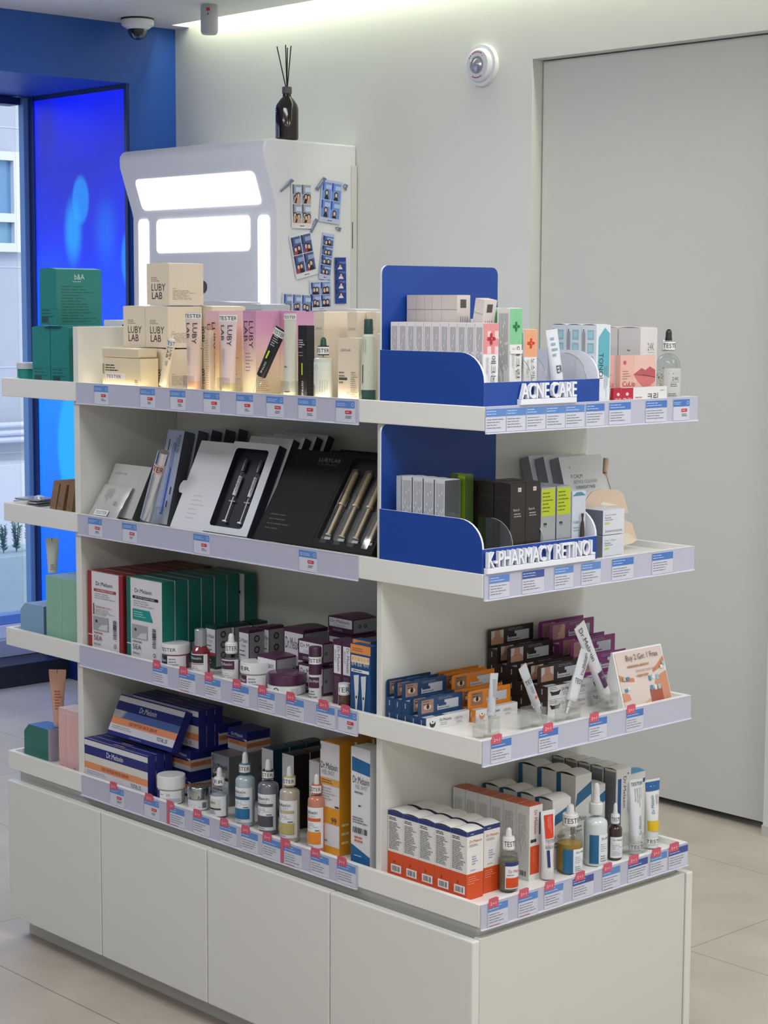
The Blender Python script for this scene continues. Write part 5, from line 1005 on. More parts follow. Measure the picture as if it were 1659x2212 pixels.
mbox('flat dark green carton lying behind the white lidded jar', .095, 384, 414, 1383, 441, GRN, melx('Cica', None, flat=True))
mc1, X, w, h, dd = mbox('slim maroon serum carton with rings, left of the maroon cubes', .09, 516, 538, 1362, 572, MAR, melx('Calcium', None))
dup(mc1, (X+.004, .09+dd+.006, S3+EPS), 'slim maroon serum carton with rings, standing directly behind its twin'); 
mc2, X, w, h, dd = mbox('slim maroon serum carton with rings right beside the maroon cubes', .13, 571, 581, 1354, 613, MAR, melx('Calcium', None))
cu, X, w, h, dd = mbox('maroon cube carton with rings, behind the small maroon carton', .10, 613, 656, 1362, 708, MAR, melx('Calcium', None, flat=True), arch=.003)
_, _, _, hlo, _ = mbox('maroon cube carton at the back under the icon one', .13, 709, 762, 1374, 800, MAR, melx('Calcium', None, flat=True, n=2), d=.06)
mbox('maroon cube carton at the back with picture icons, on a lower one', .13, 709, 762, 1339, 800, MAR, melx('Calcium', None, flat=True, n=2), zb=S3+hlo+.001, arch=.004, d=.06)
z_ = lsol(2, (lsol(0, (0, .075, S3), 0, 698), .075, 0), 1, 1438)
mbox('maroon cube carton under the one behind the stick, lower of two', .075, 644, 698, 1442, 719, MAR, melx('Calcium', None, flat=True, n=1))
mbox('maroon cube carton behind the maroon stick, upper of two', .075, 644, 698, 1390, 719, MAR, melx('Calcium', None, flat=True, n=1), zb=z_+.0008, arch=.003)
mbox('small flat maroon carton behind the two low jars', .05, 555, 597, 1422, 643, MAR, melx('Calcium', None, flat=True), arch=.002)
def tallm(F): f = F['F']; f.rect(.12, .48, .92, .92, PAP); f.txt('Dr.Melaxin', .5, .52, .8, .9, INK, rot=-90); f.lines(.18, .55, .4, .85, 2, GRY, vert=True); f.lines(.2, .1, .8, .44, 6, P('#8f7189'), vert=True, fill=.3)
tm1, X, w, h, dd = mbox('tall maroon carton beside the blue hanging card, left one', .05, 719, 738, 1384, None, MAR, tallm, d=.035)
dup(tm1, (X+w+.001, .05, S3+EPS), 'tall maroon carton beside the blue hanging card, right one')
# jars and bottles
def jl(top, low):
    def f(F): F.rect(.12, .0, .45, 1, P(top)); F.rect(.12, .12, .45, .3, P(low)); F.txt('Dr.Melaxin', .14, .5, .42, .74, PAP); F.lines(.5, .15, .8, .85, 3, GRY, fill=.45)
    return f
def jarfit(px0, px1, pyb, zb, y1, y2): p, r, hs = dropfit(px0, px1, pyb, zb, (y1, y2)); return p, r, hs[0], hs[1]
def jarp(label, px0, px1, pyb, y1, y2, body, lidm, lf_, stick=None, zb=S3, y0=.03, **kw):
    p, r, (h1, h2) = dropfit(px0, px1, pyb, zb, (y1, y2), y0=y0+(px1-px0)/2*3.35/FPX)
    return jar('cosmetic_jar', label, (p.x, p.y, zb+EPS), r, h1, h2-.0, body, lidm, lf_, stick=stick, **kw)
WP = mat('#d8d8da', .3, coat=.3)
jarp('white lidded tester jar with navy and red label before the green boxes', 350, 410, 1440, 1410, 1388, mat('#8a4a50', .2, coat=.5), WP, jl('#1d3038', '#b8434c'), stick='TESTER', stang=-.1, y0=.018)
jarp('white lidded tester jar with maroon label in the middle', 520, 582, 1482, 1452, 1428, mat('#a9a4a6', .2, coat=.5), WP, jl('#4b2440', '#6d3a58'), stick='TER', stang=-.5, y0=.012)
jb = jarp('wide maroon lidded pad jar with white base', 577, 662, 1500, 1475, 1452, WP, mat('#4d2444', .3, coat=.3), lambda F: (F.lines(.0, .3, .3, .9, 3, INK), F.ring(.46, .5, .006, INK, .7), F.rect(.75, .1, .9, .8, P('#c4c4c8'))), y0=.014, lidr=1.0)
def mp(nav, mid): 
    def f(F): F.rect(.02, .52, .8, .95, P(nav)); F.rect(.02, .44, .8, .48, P(mid)); F.txt('Melaxin', .06, .72, .7, .86, PAP); F.lines(.1, .08, .8, .36, 3, GRY, fill=.3)
    return f
p, r, (zs_, zn, zc, zt_) = dropfit(414, 454, 1450, S3, (1404, 1394, 1377, 1359), y0=.038)
pb = empty('pump_bottle', (p.x, p.y, S3+EPS), .45, 'red pump bottle with clear cap and navy label between the jars', 'bottle')
RG = mat('#7a2430', .1, coat=.6)
b = MB(); b.lathe([(r*.95, 0), (r, .002), (r, zs_*.97), (r*.9, zs_), (r*.6, zn)], RG, 30); b.build('glass_bottle', pb); mb, F = lbl(r+.0003, zs_*.78, PAP, 2.5, zs_*.1); mp('#1d2a38', '#c0404c')(cuv(F)); mb.build('paper_label', pb)
b = MB(); b.lathe([(r*.62, zn), (r*.62, zc)], mat('#c9cace', .25, .4), 26); b.lathe([(r*.35, zc), (r*.35, zt_-.004)], PLW, 20); b.build('pump_head', pb); b = MB(); b.lathe([(r*.66, zn+.001), (r*.66, zt_-.001), (r*.62, zt_)], mat('#c4c7cf', .15, .2, trans=.5), 28); b.build('clear_cap', pb)
p, r, hs = dropfit(480, 520, 1468, S3, (1418, 1407, 1386, 1367), y0=.036)
dropper('dropper_bottle', 'clear tester dropper bottle with maroon label beside the ringed green carton', (p.x, p.y, S3+EPS), r, hs[0], .003, .001, r*.55, r*.66, hs[2]-hs[1]+.002, hs[3]-hs[2], GLS, mat('#b4a8ac', .2, trans=.3), mp('#4b2440', '#c9c0c4'), WP, WP, lz=(.12, .92))
p, r, hs = dropfit(667, 695, 1508, S3, (1456, 1434, 1415, 1397), y0=.035)
ms = empty('serum_stick', (p.x, p.y, S3+EPS), .5, 'maroon and white tester serum stick standing before the maroon cubes', 'tester'); b = MB(); b.lathe([(r, 0), (r, .003), (r, hs[0])], mat('#d3d2d6', .35), 26); b.build('stick_body', ms); mb, F = lbl(r+.0003, hs[0]*.94, mat('#d3d2d6', .35), 2.8, .003); cuv(F); F.rect(.18, .5, .85, .92, P('#4b2440')); F.txt('Dr.Mela', .3, .72, .82, .82, PAP); F.lines(.2, .1, .8, .42, 3, TXT); mb.build('paper_label', ms)
b = MB(); b.lathe([(r*1.0, hs[0]), (r*1.01, hs[0]+.001), (r*1.01, hs[3]-.002), (r*.92, hs[3])], mat('#43203a', .3, coat=.3), 28); b.build('cap', ms); sticker(ms, r*1.02, hs[1]+.001, .0135, 'TESTER')
p, r, hs = dropfit(730, 757, 1524, S3, (1500, 1497, 1476, 1474), y0=.032)
bo_ = empty('serum_bottle', (p.x, p.y, S3+EPS), .4, 'small clear bottle of brown liquid with white tester cap beside the blue card', 'bottle'); b = MB(); b.lathe([(r*.9, 0), (r, .003), (r, hs[0])], mat('#6b5140', .1, coat=.5, trans=.3), 26); b.build('glass_bottle', bo_); b = MB(); b.lathe([(r*.95, hs[0]), (r*.95, hs[2])], WP, 26); b.build('cap', bo_); sticker(bo_, r*.97, hs[0]+.002, hs[2]-hs[0]-.004, 'STER')
def card(F):
    f = F['F']; f.rect(0, .87, 1, 1, P('#d88a4a')); f.lines(.1, .9, .9, .96, 2, P('#7a4a24'), fill=.3); f.rect(.04, .74, .95, .84, P('#e8d2b0')); f.txt('붉은흉양소재', .06, .765, .92, .83, P('#d08030')); f.txt('흔적 집중 케어!', .06, .69, .92, .745, P('#e6e6ea')); f.rect(.06, .6, .94, .645, PAP); f.lines(.12, .61, .88, .635, 1, INK)
    for x in (.28, .64): f.poly([(x-.1, .55), (x+.16, .57), (x+.14, .35), (x+.09, .16), (x+.05, .02), (x-.01, .02), (x-.02, .16), (x-.06, .35)], P('#cfd2d6')); f.rect(x, .22, x+.07, .26, INK)
mbox('blue hanging card carton with orange top and two printed tubes', .024, 757, 800, 1398, None, mat('#1c4a7e', .4), card, d=.02)
mbox('orange topped blue card carton standing behind the first', .047, 762, 800, 1387, None, mat('#1c4a7e', .4), lambda F: F['F'].rect(0, .87, 1, 1, P('#d88a4a')), d=.02)

# ================================================================== THIRD SHELF, NEAR END: lying cartons with raised picture cards
S3E = S3
def eyebox(col, cap, h, t, w, hc, pic, frontc='#d3d2d4', icon=0, sd=1):
    """low carton lying along the shelf; a printed card stands up from its rear edge. local -Y is the front"""
    r = empty('carton', (0, 0, 0), HP); c = mat(col, .4); b = MB(); b.box(0, w, 0, t, 0, h, c)
    f = Face(b, (0, 0, 0), (1, 0, 0), (0, 0, 1), w, h); f.rect(.0, 0, 1, 1, P(frontc)); f.rect(0, 0, .02, 1, c)
    if icon == 0: f.disc(.16, .5, .0075, .0075, INK); f.disc(.16, .66, .006, .0045, P('#d9d9d9')); f.disc(.16, .64, .0016, .0016, INK)
    elif icon == 1: f.disc(.16, .5, .0075, .0075, P('#c97838')); f.disc(.16, .66, .006, .0045, P('#d9d9d9')); f.disc(.16, .64, .0016, .0016, INK)
    else: f.poly([(.1, .3), (.26, .3), (.3, .66), (.23, .56), (.13, .56), (.06, .66)], P('#17171b')); f.lines(.05, .7, .3, .95, 2, GRY)
    f.txt('Dr.Melaxin', .32, .55, .58, .78, INK); f.lines(.34, .2, .56, .48, 2, GRY, fill=.3); f.rect(.66, .45, .94, .72, P('#c9c9cc')); f.lines(.68, .5, .92, .68, 2, TXT); f.lines(.7, .15, .9, .35, 2, P('#b07070'), fill=.3)
    L = Face(b, (0, t, 0), (0, -1, 0), (0, 0, 1), t, h); L.lines(.4, .15, .6, .8, 1, P('#b9c4d4'), vert=True); Tt = Face(b, (0, 0, h), (1, 0, 0), (0, 1, 0), w, t); Tt.rect(.02, .1, .25, .6, P('#b9bcc4')); Tt.rect(.45, .0, 1, .5, P('#c4c4c8')); b.build('carton_body', r, 0, 0)
    q = MB(); y0 = t-.0016; q.prism([(0, 0), (w, 0), (w, hc-.001), (w-.001, hc), (.004, hc), (.001, hc-.002), (0, hc-.004)], y0, y0+.0014, 'y', c); G = Face(q, (0, y0, 0), (1, 0, 0), (0, 0, 1), w, hc)
    pa, pb_, pc_ = pic; G.rect(.07, .12, .34, .88, P(pa))
    if icon < 2: G.disc(.205, .46, w*.085, hc*.15, P(pb_)); G.disc(.21, .48, w*.033, hc*.14, P('#1c1412')); G.lines(.1, .6, .32, .68, 1, P('#3a241c')); G.lines(.1, .74, .32, .84, 1, P(pc_))
    elif icon == 2: G.poly([(.07, .12), (.34, .12), (.34, .4), (.27, .55), (.26, .88), (.15, .88), (.14, .55), (.07, .4)], P(pb_)); G.lines(.14, .45, .28, .5, 1, P(pc_))
    else: G.poly([(.16, .12), (.34, .12), (.34, .88), (.28, .88)], P(pb_)); G.disc(.2, .4, .0012, .0012, PAP)
    G.rect(.42, .18, .9, .5, P('#b4b8c0')); G.rect(.58, .5, .9, .72, P('#b9bcc6')); G.rect(.44, .4, .62, .56, c); G.lines(.44, .22, .86, .34, 1, TXT); G.lines(.44, .76, .92, .92, 2, P('#9aa4b4'), fill=.25)
    q.build('header_card', r, 0, 0).location = (0, 0, h+.0001)
    return r
def placestack(proto, x0, Y, t, h, cols, colname):
    first = True; kill = []
    for ci, lv in enumerate(cols):
        for l in range(lv):
            loc = (x0-t*ci, Y, S3E+EPS+(h+.0004)*l); pos = '%s, %s column from front' % ('single' if lv == 1 else 'lowest' if l == 0 else 'topmost' if l == lv-1 else ORD[l]+' up', ORD[ci]); lb_ = '%s lying carton with raised picture card, %s' % (colname, pos)
            if first: proto.location = loc; tag(proto, lb_, 'box', colname+' cartons with picture cards'); first = False; r = proto
            else: r = dup(proto, loc, lb_)
            if l < lv-1:   # the lower ones are stacked under others: their card is folded flat behind
                for ch in r.children:
                    if ch.name.startswith('header_card'): kill.append(ch)
    for ch in kill: bpy.data.objects.remove(ch)
x0 = -.152; t = .0205
Yb_, wb_, hb_ = endfit(x0, S3E, 918.5, 1015, 1541.7); h = .0225; hc = .031
pr_ = eyebox('#1d4068', '', h, t-.0012, wb_-.0015, hc, ('#9c7a68', '#c9b8ac', '#5a3a30'))
placestack(pr_, x0, max(Yb_, .012), t, h, (1, 1, 2, 2, 2), 'blue')
Yo_ = max(Yb_, .012)+wb_+.0005; _, wo_, _h = endfit(x0, S3E, 1016, 1109, 1530); wo_ = min(wo_, .112)
pr_ = eyebox('#cf7d22', '', h, t-.0012, wo_-.0015, hc, ('#8f6c54', '#cdb8a8', '#4a3026'), icon=1)
placestack(pr_, x0+.012, Yo_, t, h, (1, 1, 2, 2, 2), 'orange')
x1 = -.100; t = .0255; Yn = max(Yo_+wo_+.001, .274)
pr_ = eyebox('#2c2320', '', .0252, t-.0012, .125, .035, ('#c9c4c2', '#b98a72', '#8a5a48'), icon=2)
placestack(pr_, x1, Yn, t, .0252, (2, 2, 2, 3, 3, 4), 'dark brown')
pr_ = eyebox('#7a2c6c', '', .0252, t-.0012, .128, .037, ('#a07a78', '#c49a8c', '#7a4a48'), icon=3)
placestack(pr_, x1-.006, Yn+.1265, t+.0015, .0252, (2, 3, 3, 4, 4), 'purple')
# small tester tubes in holders
def smalltube(label, top, bot, y, wt, cols, deco=None, x=None, nh=.03):
    xx = x; a = on(0, xx, *bot); c = on(0, xx, *top); v = c-a; ang = math.atan2(v.y, v.z); H = v.length
    r = ctube('squeeze_tube', label, (xx, a.y, max(a.z, S3E+.003)), wt*.36, H, wt, .006, mat(cols, .3, coat=.3), mat('#c6c9cf', .3), deco, rz=HP, lean=(0, ang), nozzle=(SILV, nh, wt*.2), crimp=.1, notch=False); return r
def td(F): F.txt('Dr.Melaxin', .42, .5, .62, .95, INK, rot=90); F.lines(.6, .4, .75, .9, 1, GRY, vert=True); F.txt('TESTER', .1, .3, .9, .4, INK)
def td2(F): F.txt('TEST', .1, .55, .9, .66, INK); F.disc(.5, .2, .003, .003, P('#c9602c')); F.lines(.3, .2, .6, .5, 2, GRY, vert=True)
smalltube('thin white foil tester tube standing upright, leftmost of four', (1068, 1454), (1057, 1583), 0, .020, '#b9bcc2', lambda F: F.lines(.3, .1, .7, .85, 3, TXT, vert=True, fill=.25), x=-.035)
smalltube('white tester tube leaning left in a holder before the brown cartons', (1128, 1439), (1171, 1556), 0, .021, '#b4b6bc', td2, x=-.03)
smalltube('frosted tester tube leaning right, crossing in front of another tube', (1266, 1405), (1224, 1542), 0, .030, '#c4c6cc', td, x=-.032, nh=.024)
def td4(F): F.txt('Dr.Melaxin', .3, .5, .55, .95, INK, rot=-90); F.rect(.3, .1, .7, .32, P('#4a2452')); F.disc(.5, .24, .0025, .0025, PAP)
smalltube('long frosted tester tube leaning left behind the crossing tube', (1251, 1349), (1316, 1524), 0, .030, '#c9cad0', td4, x=-.052, nh=.024)
for px, nm in ((1050, 'clear acrylic holder of the leftmost small tester tube'), (1152, 'clear acrylic holder of the left leaning small tube'), (1226, 'clear acrylic holder under the two crossing tubes, left'), (1307, 'clear acrylic holder beside the promotion sign')):
    holder((-.036, lsol(1, (-.036, 0, S3E), 0, px), S3E+EPS), .038, .03, .04, nm, HP, .008)
# promotion sign
bl = on(2, ZT[3], 1348.7, 1525); xsn = -.02; yl_ = lsol(1, (xsn, 0, S3E+.01), 0, 1349.5); yr_ = lsol(1, (xsn, 0, S3E+.01), 0, 1453.6); tl = on(1, yl_, 1323, 1410.6); hh = math.hypot(tl.x-xsn, tl.z-S3E); th = math.atan2(xsn-tl.x, tl.z-S3E); ws = yr_-yl_
sg = empty('promotion_sign', (xsn, yl_, S3E+EPS), HP, 'small white angled sign reading Buy 2 Get 1 Free on the third shelf', 'sign')
b = MB(); b.prism([(0, 0), (.055, 0), (hh*math.sin(th)+.004, hh*math.cos(th)), (hh*math.sin(th), hh*math.cos(th))], 0, ws, 'x', PLW); b.build('sign_block', sg, .0006, 0)
b = MB(); F = Face(b, (.003, -.0002, .002), (1, 0, 0), (0, math.sin(th), math.cos(th)), ws-.006, hh-.004); PK = '#cfc0ba'
F.rect(0, 0, 1, 1, P(PK)); F.poly([(0, 0), (.3, 0), (.55, .12), (1, .05), (1, 0)], P('#c9a088')); F.poly([(0, .62), (.12, .56), (.3, .52), (.3, .45), (0, .5)], P('#c07a5c')); F.poly([(1, .82), (.8, .66), (.72, .6), (.72, .55), (1, .66)], P('#c07a5c')); F.poly([(0, .3), (.14, .26), (.16, .16), (0, .14)], P('#c68a6a')); F.poly([(.72, .02), (1, .02), (1, .55), (.85, .5), (.72, .4)], P('#bf8468')); F.rect(.58, .05, .84, .28, P('#9c4f3c'))
for i, (x, y) in enumerate(((.6, .42), (.68, .44), (.76, .42), (.6, .25), (.68, .25), (.76, .25), (.06, .3), (.12, .33), (.06, .5), (.14, .5), (.88, .6), (.93, .66))): F.rect(x, y, x+.055, y+.09 if i < 6 else y+.06, P(('#4d7f9c', '#c9cfd2', '#8fb4bc')[i % 3]))
F.txt('Buy 2 Get 1 Free', .2, .8, .88, .93, P('#4a2f28')); F.lines(.2, .7, .94, .76, 1, P('#b07a5a')); F.txt('Selected items only', .36, .6, .78, .66, P('#a3684a')); F.lines(.36, .52, .76, .58, 1, P('#b07a5a'))
b.build('printed_sheet', sg, 0, 0)

# ================================================================== BOTTOM SHELF, LONG SIDE
SLV = mat('#aeb0b5', .25, .75)
def nv_long(F):
    f = F['F']; f.rect(0, 0, 1, 1, NAVY); f.rect(0, .84, 1, .97, P('#d0cfd2')); f.rect(0, .44, 1, .62, P('#d2cfc8')); f.rect(0, .28, 1, .44, P('#d98a5e')); f.rect(0, .1, 1, .28, P('#cac9d0'))
    f.txt('Dr.Melaxin', .36, .67, .62, .8, PAP); f.txt('EGF PEPTIDE NECK SERUM', .28, .32, .7, .4, P('#6d3c28')); f.lines(.04, .16, .5, .25, 2, GRY, fill=.3); f.txt('TOTAL 2%', .74, .15, .9, .24, NAVY); f.lines(.35, .02, .66, .06, 1, P('#6d74b0'))
    T_ = F['T']; T_.lines(.42, .3, .7, .6, 1, P('#d08a78'), fill=.6); T_.rect(0, .0, 1, .06, P('#c9c8cc'))
ft_y = .0125
X0, w, h, d = bayfit(ft_y, S4, 180, 320, 1634, 337); xx_ = max(X0, XL1+.0008); w -= xx_-X0; X0 = xx_
nl = carton('carton', 'long navy and peach carton facing the aisle, front of its row', 'box', (X0, ft_y, S4+EPS), w, d, h, NAVY, nv_long)
for i in (1, 2): dup(nl, (X0, ft_y+(d+.0015)*i, S4+EPS), 'long navy and peach carton, %s behind the front one' % ORD[i-1])
# one leaning on top
zt2 = S4+h; yl2 = ft_y+.03
ft = leanfit(231, 371, (264.5, 1493.6), yl2, zt2+.002, d)
X, w2, h2, th, zz = ft; nd = nl.copy(); COL.objects.link(nd); nd.location = (X, yl2, zz+.0008); nd.rotation_euler = (-th, 0, 0); nd['label'] = 'long navy and peach carton with shiny highlight leaning back on top'
for ch in nl.children:
    c = ch.copy(); COL.objects.link(c); c.parent = nd
    if ch.name.startswith('carton_body'):
        q = MB(); F = Face(q, (0, -.0016, 0), (1, 0, 0), (0, 0, 1), w, h); F.rect(0, .445, 1, .62, mat('#c6c8cc', .12, .9)); o = q.build('highlight_band', nd, 0, 0)  # bright mirror strip added on this copy alone for its highlight
for i in range(3):
    yy = yl2+h2*math.sin(th)+d*math.cos(th)*.35+.008+(d+.0015)*i
    if yy+d < .266: dup(nl, (X+.02, yy, zt2+.004), 'long navy and peach carton standing %s behind the leaning one' % ORD[i])
def nv_cube(F):
    f = F['F']; f.rect(.0, .12, 1, .64, P('#cac9d0')); f.rect(0, .36, 1, .62, P('#d98a5e')); f.rect(0, .62, 1, .68, P('#cfcecf')); f.txt('Dr.Melaxin', .2, .74, .8, .88, PAP); f.poly([(.0, .56), (.9, .56), (.9, .62), (.8, .68), (0, .66)], NAVY); f.lines(.1, .4, .9, .52, 2, P('#a05c3c'))
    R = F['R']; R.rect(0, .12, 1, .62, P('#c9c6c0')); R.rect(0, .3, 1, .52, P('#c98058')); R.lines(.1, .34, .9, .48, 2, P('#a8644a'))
c_, X, w, h3, dd = mbox('navy and peach cube carton, lower one right of the long boxes', .085, 373, 412, 1674, 463, NAVY, nv_cube, zb=S4)
dup(c_, (X, .085, S4+h3+.0008), 'navy and peach cube carton, upper one right of the long boxes')
dup(c_, (X+.012, .085+dd+.004, S4+EPS), 'navy and peach cube carton, lowest at the back left of the grey cartons')
dup(c_, (X+.012, .085+dd+.004, S4+h3+.0008), 'navy and peach cube carton, middle one at the back')
dup(c_, (X+.012, .085+dd+.004, S4+2*h3+.0014), 'navy and peach cube carton, highest at the back, nearer the lip')
zz3 = S4+h3*2
dup(c_, (X+.012+w+.03, .085+dd+.004, S4+EPS), 'navy and peach cube carton, lowest at the back behind the grey cartons')
dup(c_, (X+.012+w+.03, .085+dd+.004, S4+h3+.0008), 'navy and peach cube carton, middle at the back behind the grey cartons')
dup(c_, (X+.012+w+.03, .085+dd+.004, S4+2*h3+.0014), 'navy and peach cube carton, highest of the stack behind the grey cartons')
def cera(F):
    f = F['F']; f.rect(.04, .55, .96, .97, mat('#8a8c92', .15, .8)); f.rect(.04, .04, .96, .5, P('#b9bac0')); f.txt('Dr.Melaxin', .1, .72, .9, .82, INK); f.txt('Cemenrete', .12, .6, .8, .68, PAP); f.rect(.04, .5, .96, .56, INK); f.lines(.1, .1, .9, .4, 4, TXT)
    R = F['R']; R.lines(.3, .8, .7, .88, 2, GRY)
    for k in range(3): R.ring(.86, .66-.22*k, R.w*.09, INK, .6, fill=P('#8d8f95'))
c_, X, w, h4, dd = mbox('silver grey carton behind the small clear dropper bottle, front one', .10, 457, 495, 1636, 530, mat('#8b8d92', .3, .4), cera, zb=S4)
dup(c_, (X+.002, .10+dd+.0008, S4+EPS), 'silver grey carton standing directly behind the front silver grey one')
def peel(main, tag_, stripe=None, side=None, dark=False):
    def f(F):
        f = F['F']; f.rect(.0, .0, 1, 1, P('#d3d3d8')); f.txt('Dr.Melaxin', .06, .6, .94, .67, INK); f.txt('PEEL SHOT', .2, .52, .8, .57, GRY); f.rect(.0, .44, 1, .5, P(main)); f.lines(.06, .3, .7, .42, 4, TXT); f.rect(0, .16, 1, .26, P(main)); f.rect(.06, .96, .1, .975, INK)
        if side: F['R'].lines(.2, .2, .8, .4, 4, P(side))
    return f
def prow(label, y0, xl, xr, yt, xs, base, deco, n, names_, zb=S4, gap=.002, dx=0, arch=.003):
    c, X, w, h, dd = mbox(label, y0, xl, xr, yt, xs, base, deco, zb=zb, arch=arch)
    for i in range(1, n):
        if y0+(dd+gap)*i+dd < .267: dup(c, (X+dx*i, y0+(dd+gap)*i, zb+EPS), names_ % ORD[i-1])
    return c, X, w, h, dd
prow('white fronted dark teal carton behind the grey serum bottle', .11, 566, 590.5, 1621, 625, mat('#173c50', .4), peel('#1c6a9c', ''), 4, 'dark teal topped carton, %s behind the white fronted teal one')
prow('white fronted black brown carton behind the tan serum bottle', .085, 610, 635, 1633, 669, mat('#231c1c', .4), peel('#2b2430', ''), 3, 'black brown carton, %s behind the white fronted black one')
prow('white fronted tan topped carton behind the orange serum bottle', .075, 668, 690, 1647, 712, mat('#a59a83', .4), peel('#b9a56a', ''), 3, 'tan topped carton, %s behind the front tan one')
def yel(F):
    f = F['F']; Y = P('#d3901c'); f.rect(0, 0, 1, 1, P('#d4d3d6')); f.rect(0, 0, 1, .07, Y); f.rect(0, .27, 1, .42, Y); f.txt('Dr.Melaxin', .04, .76, .9, .82, INK); f.txt('PEEL SHOT', .1, .71, .75, .75, GRY); f.rect(0, .62, 1, .68, P('#d39a4e')); f.lines(.1, .63, .9, .67, 2, P('#7a5420')); f.lines(.05, .48, .9, .6, 5, GRY, fill=.25); f.rect(.03, .435, .08, .45, INK); f.rect(.78, .43, .98, .445, INK); f.txt('99', .6, .28, .86, .335, INK); f.lines(.05, .1, .6, .13, 1, TXT); f.rect(.03, .93, .06, .975, INK)
    R = F['R']
    for v in (.1, .18, .26): R.lines(.15, v, .95, v+.03, 1, P('#d9c79a'), fill=.7)
YM = mat('#c4841a', .4)
c_, X, w, h5, dd = mbox('tall white and yellow carton with a large 99, beside the white blue one', .035, 692, 733, 1610, 765, YM, yel, zb=S4, arch=.002)
dup(c_, (X+.004, .035+dd+.003, S4+EPS), 'tall white and yellow carton standing directly behind its twin'); dup(c_, (X+.008, .035+2*dd+.006, S4+EPS), 'tall white and yellow carton, furthest back of three')
def wb_(F):
    f = F['F']; B = P('#1b5f96'); f.rect(0, 0, 1, 1, P('#d6d6da')); f.poly([(.05, .8), (1, .78), (1, .89), (.05, .92)], B); f.poly([(0, .0), (1, .0), (1, .1), (0, .18)], B); f.txt('Dr.Melaxin', .1, .7, .96, .76, INK); f.txt('PEEL SHOT', .24, .655, .86, .69, GRY); f.lines(.2, .61, .9, .64, 1, TXT); f.lines(.4, .5, .6, .53, 1, INK); f.lines(.1, .36, .95, .42, 3, TXT); f.bars(.12, .28, .9, .33, INK); f.lines(.2, .2, .85, .26, 2, P('#c4602c')); f.lines(.2, .08, .8, .1, 1, P('#a9c4da'))
mbox('tall white carton with slanted blue bands against the divider', .022, 758, 799, 1622, None, mat('#d3d3d6', .4), wb_, zb=S4, d=.04, arch=.001)
# jars and bottles in front
def wj(F): F.rect(.05, 0, .34, 1, P('#1d2470')); F.rect(.05, .0, .34, .2, P('#c9785a')); F.txt('2%', .56, .62, .66, .8, INK); F.lines(.38, .66, .54, .78, 1, TXT); F.rect(.38, .1, .95, .4, P('#b4b6c4'))
jarp('white lidded jar with navy label before the navy cartons', 340, 400, 1733, 1700, 1672, mat('#a89c9c', .2, coat=.5), WP, wj, stick=None, zb=S4, y0=.012)
jarp('small glass jar with shiny silver lid beside the navy cube cartons', 406, 454, 1747, 1722, 1697, mat('#b4b4b0', .15, coat=.5), mat('#b9bbc0', .12, .95), lambda F: (F.lines(.05, .2, .8, .8, 3, TXT), F.rect(.8, .2, .95, .8, TXT)), zb=S4, y0=.028)
def bot(label, px0, px1, pyb, ys, glass, liq, cap, lfn, stick='TESTER', y0=None, lz=(.1, .86), bulb=WP, rz=.42, stang=-.2, zb=S4):
    p, r, hs = dropfit(px0, px1, pyb, zb, ys, y0=y0)
    return dropper('dropper_bottle', label, (p.x, p.y, zb+EPS), r, hs[0], hs[1]-hs[0], .001, r*.52, r*.6, hs[2]-hs[1], hs[3]-hs[2], glass, liq, lfn, cap, bulb, rz, lz, 2.5, PAP, stick, stang)
def bl1(F): F.rect(.05, .3, .75, .85, P('#cfcfc4')); F.txt('oxin', .1, .6, .5, .75, INK); F.rect(.05, .32, .75, .4, INK); F.lines(.1, .1, .7, .28, 2, TXT)
bot('small clear tester dropper bottle before the silver grey cartons', 455, 494, 1762, (1708, 1699, 1682, 1662), GLS, mat('#b7bac4', .2), WP, bl1, 'TER', y0=.04)
def pl_(c1, c2, tall=True):
    def f(F): F.txt('Melaxin', .06, .84, .7, .93, INK); F.txt('PEEL SHOT', .16, .76, .62, .81, GRY); F.rect(.04, .66, .86, .74, P(c1)); F.lines(.1, .46, .8, .62, 4, TXT, fill=.25); F.rect(.6, .43, .8, .45, INK); F.rect(.04, .1, .86, .4, P(c2)); F.lines(.1, .2, .6, .34, 3, PAP, fill=.15); F.lines(.1, .03, .8, .07, 1, GRY)
    return f
bot('tall tester dropper bottle with teal collar and blue label', 509, 551, 1779, (1684, 1673, 1652, 1629), mat('#9fb0b8', .1, coat=.6), None, mat('#2f6f7d', .3), pl_('#2c5f7d', '#1f6c9c'), y0=.042)
bot('tall tester dropper bottle with black collar and grey label', 558, 602, 1795, (1697, 1685, 1667, 1645), mat('#6a6b74', .1, coat=.6), None, mat('#1c1c20', .3), pl_('#5a5664', '#4c4854'), y0=.04)
bot('tall tester dropper bottle with tan collar and gold label', 604, 648, 1811, (1710, 1700, 1680, 1660), mat('#aaa294', .1, coat=.6), None, mat('#a59a64', .3), pl_('#b5a97e', '#b3a468'), y0=.036)
bot('orange tester dropper bottle partly behind the yellow carton', 665, 703, 1831, (1727, 1717, 1697, 1676), mat('#b97862', .1, coat=.6), None, mat('#b85f3c', .3), pl_('#c65a2c', '#d9852a'), y0=.028, lz=(.1, .88))

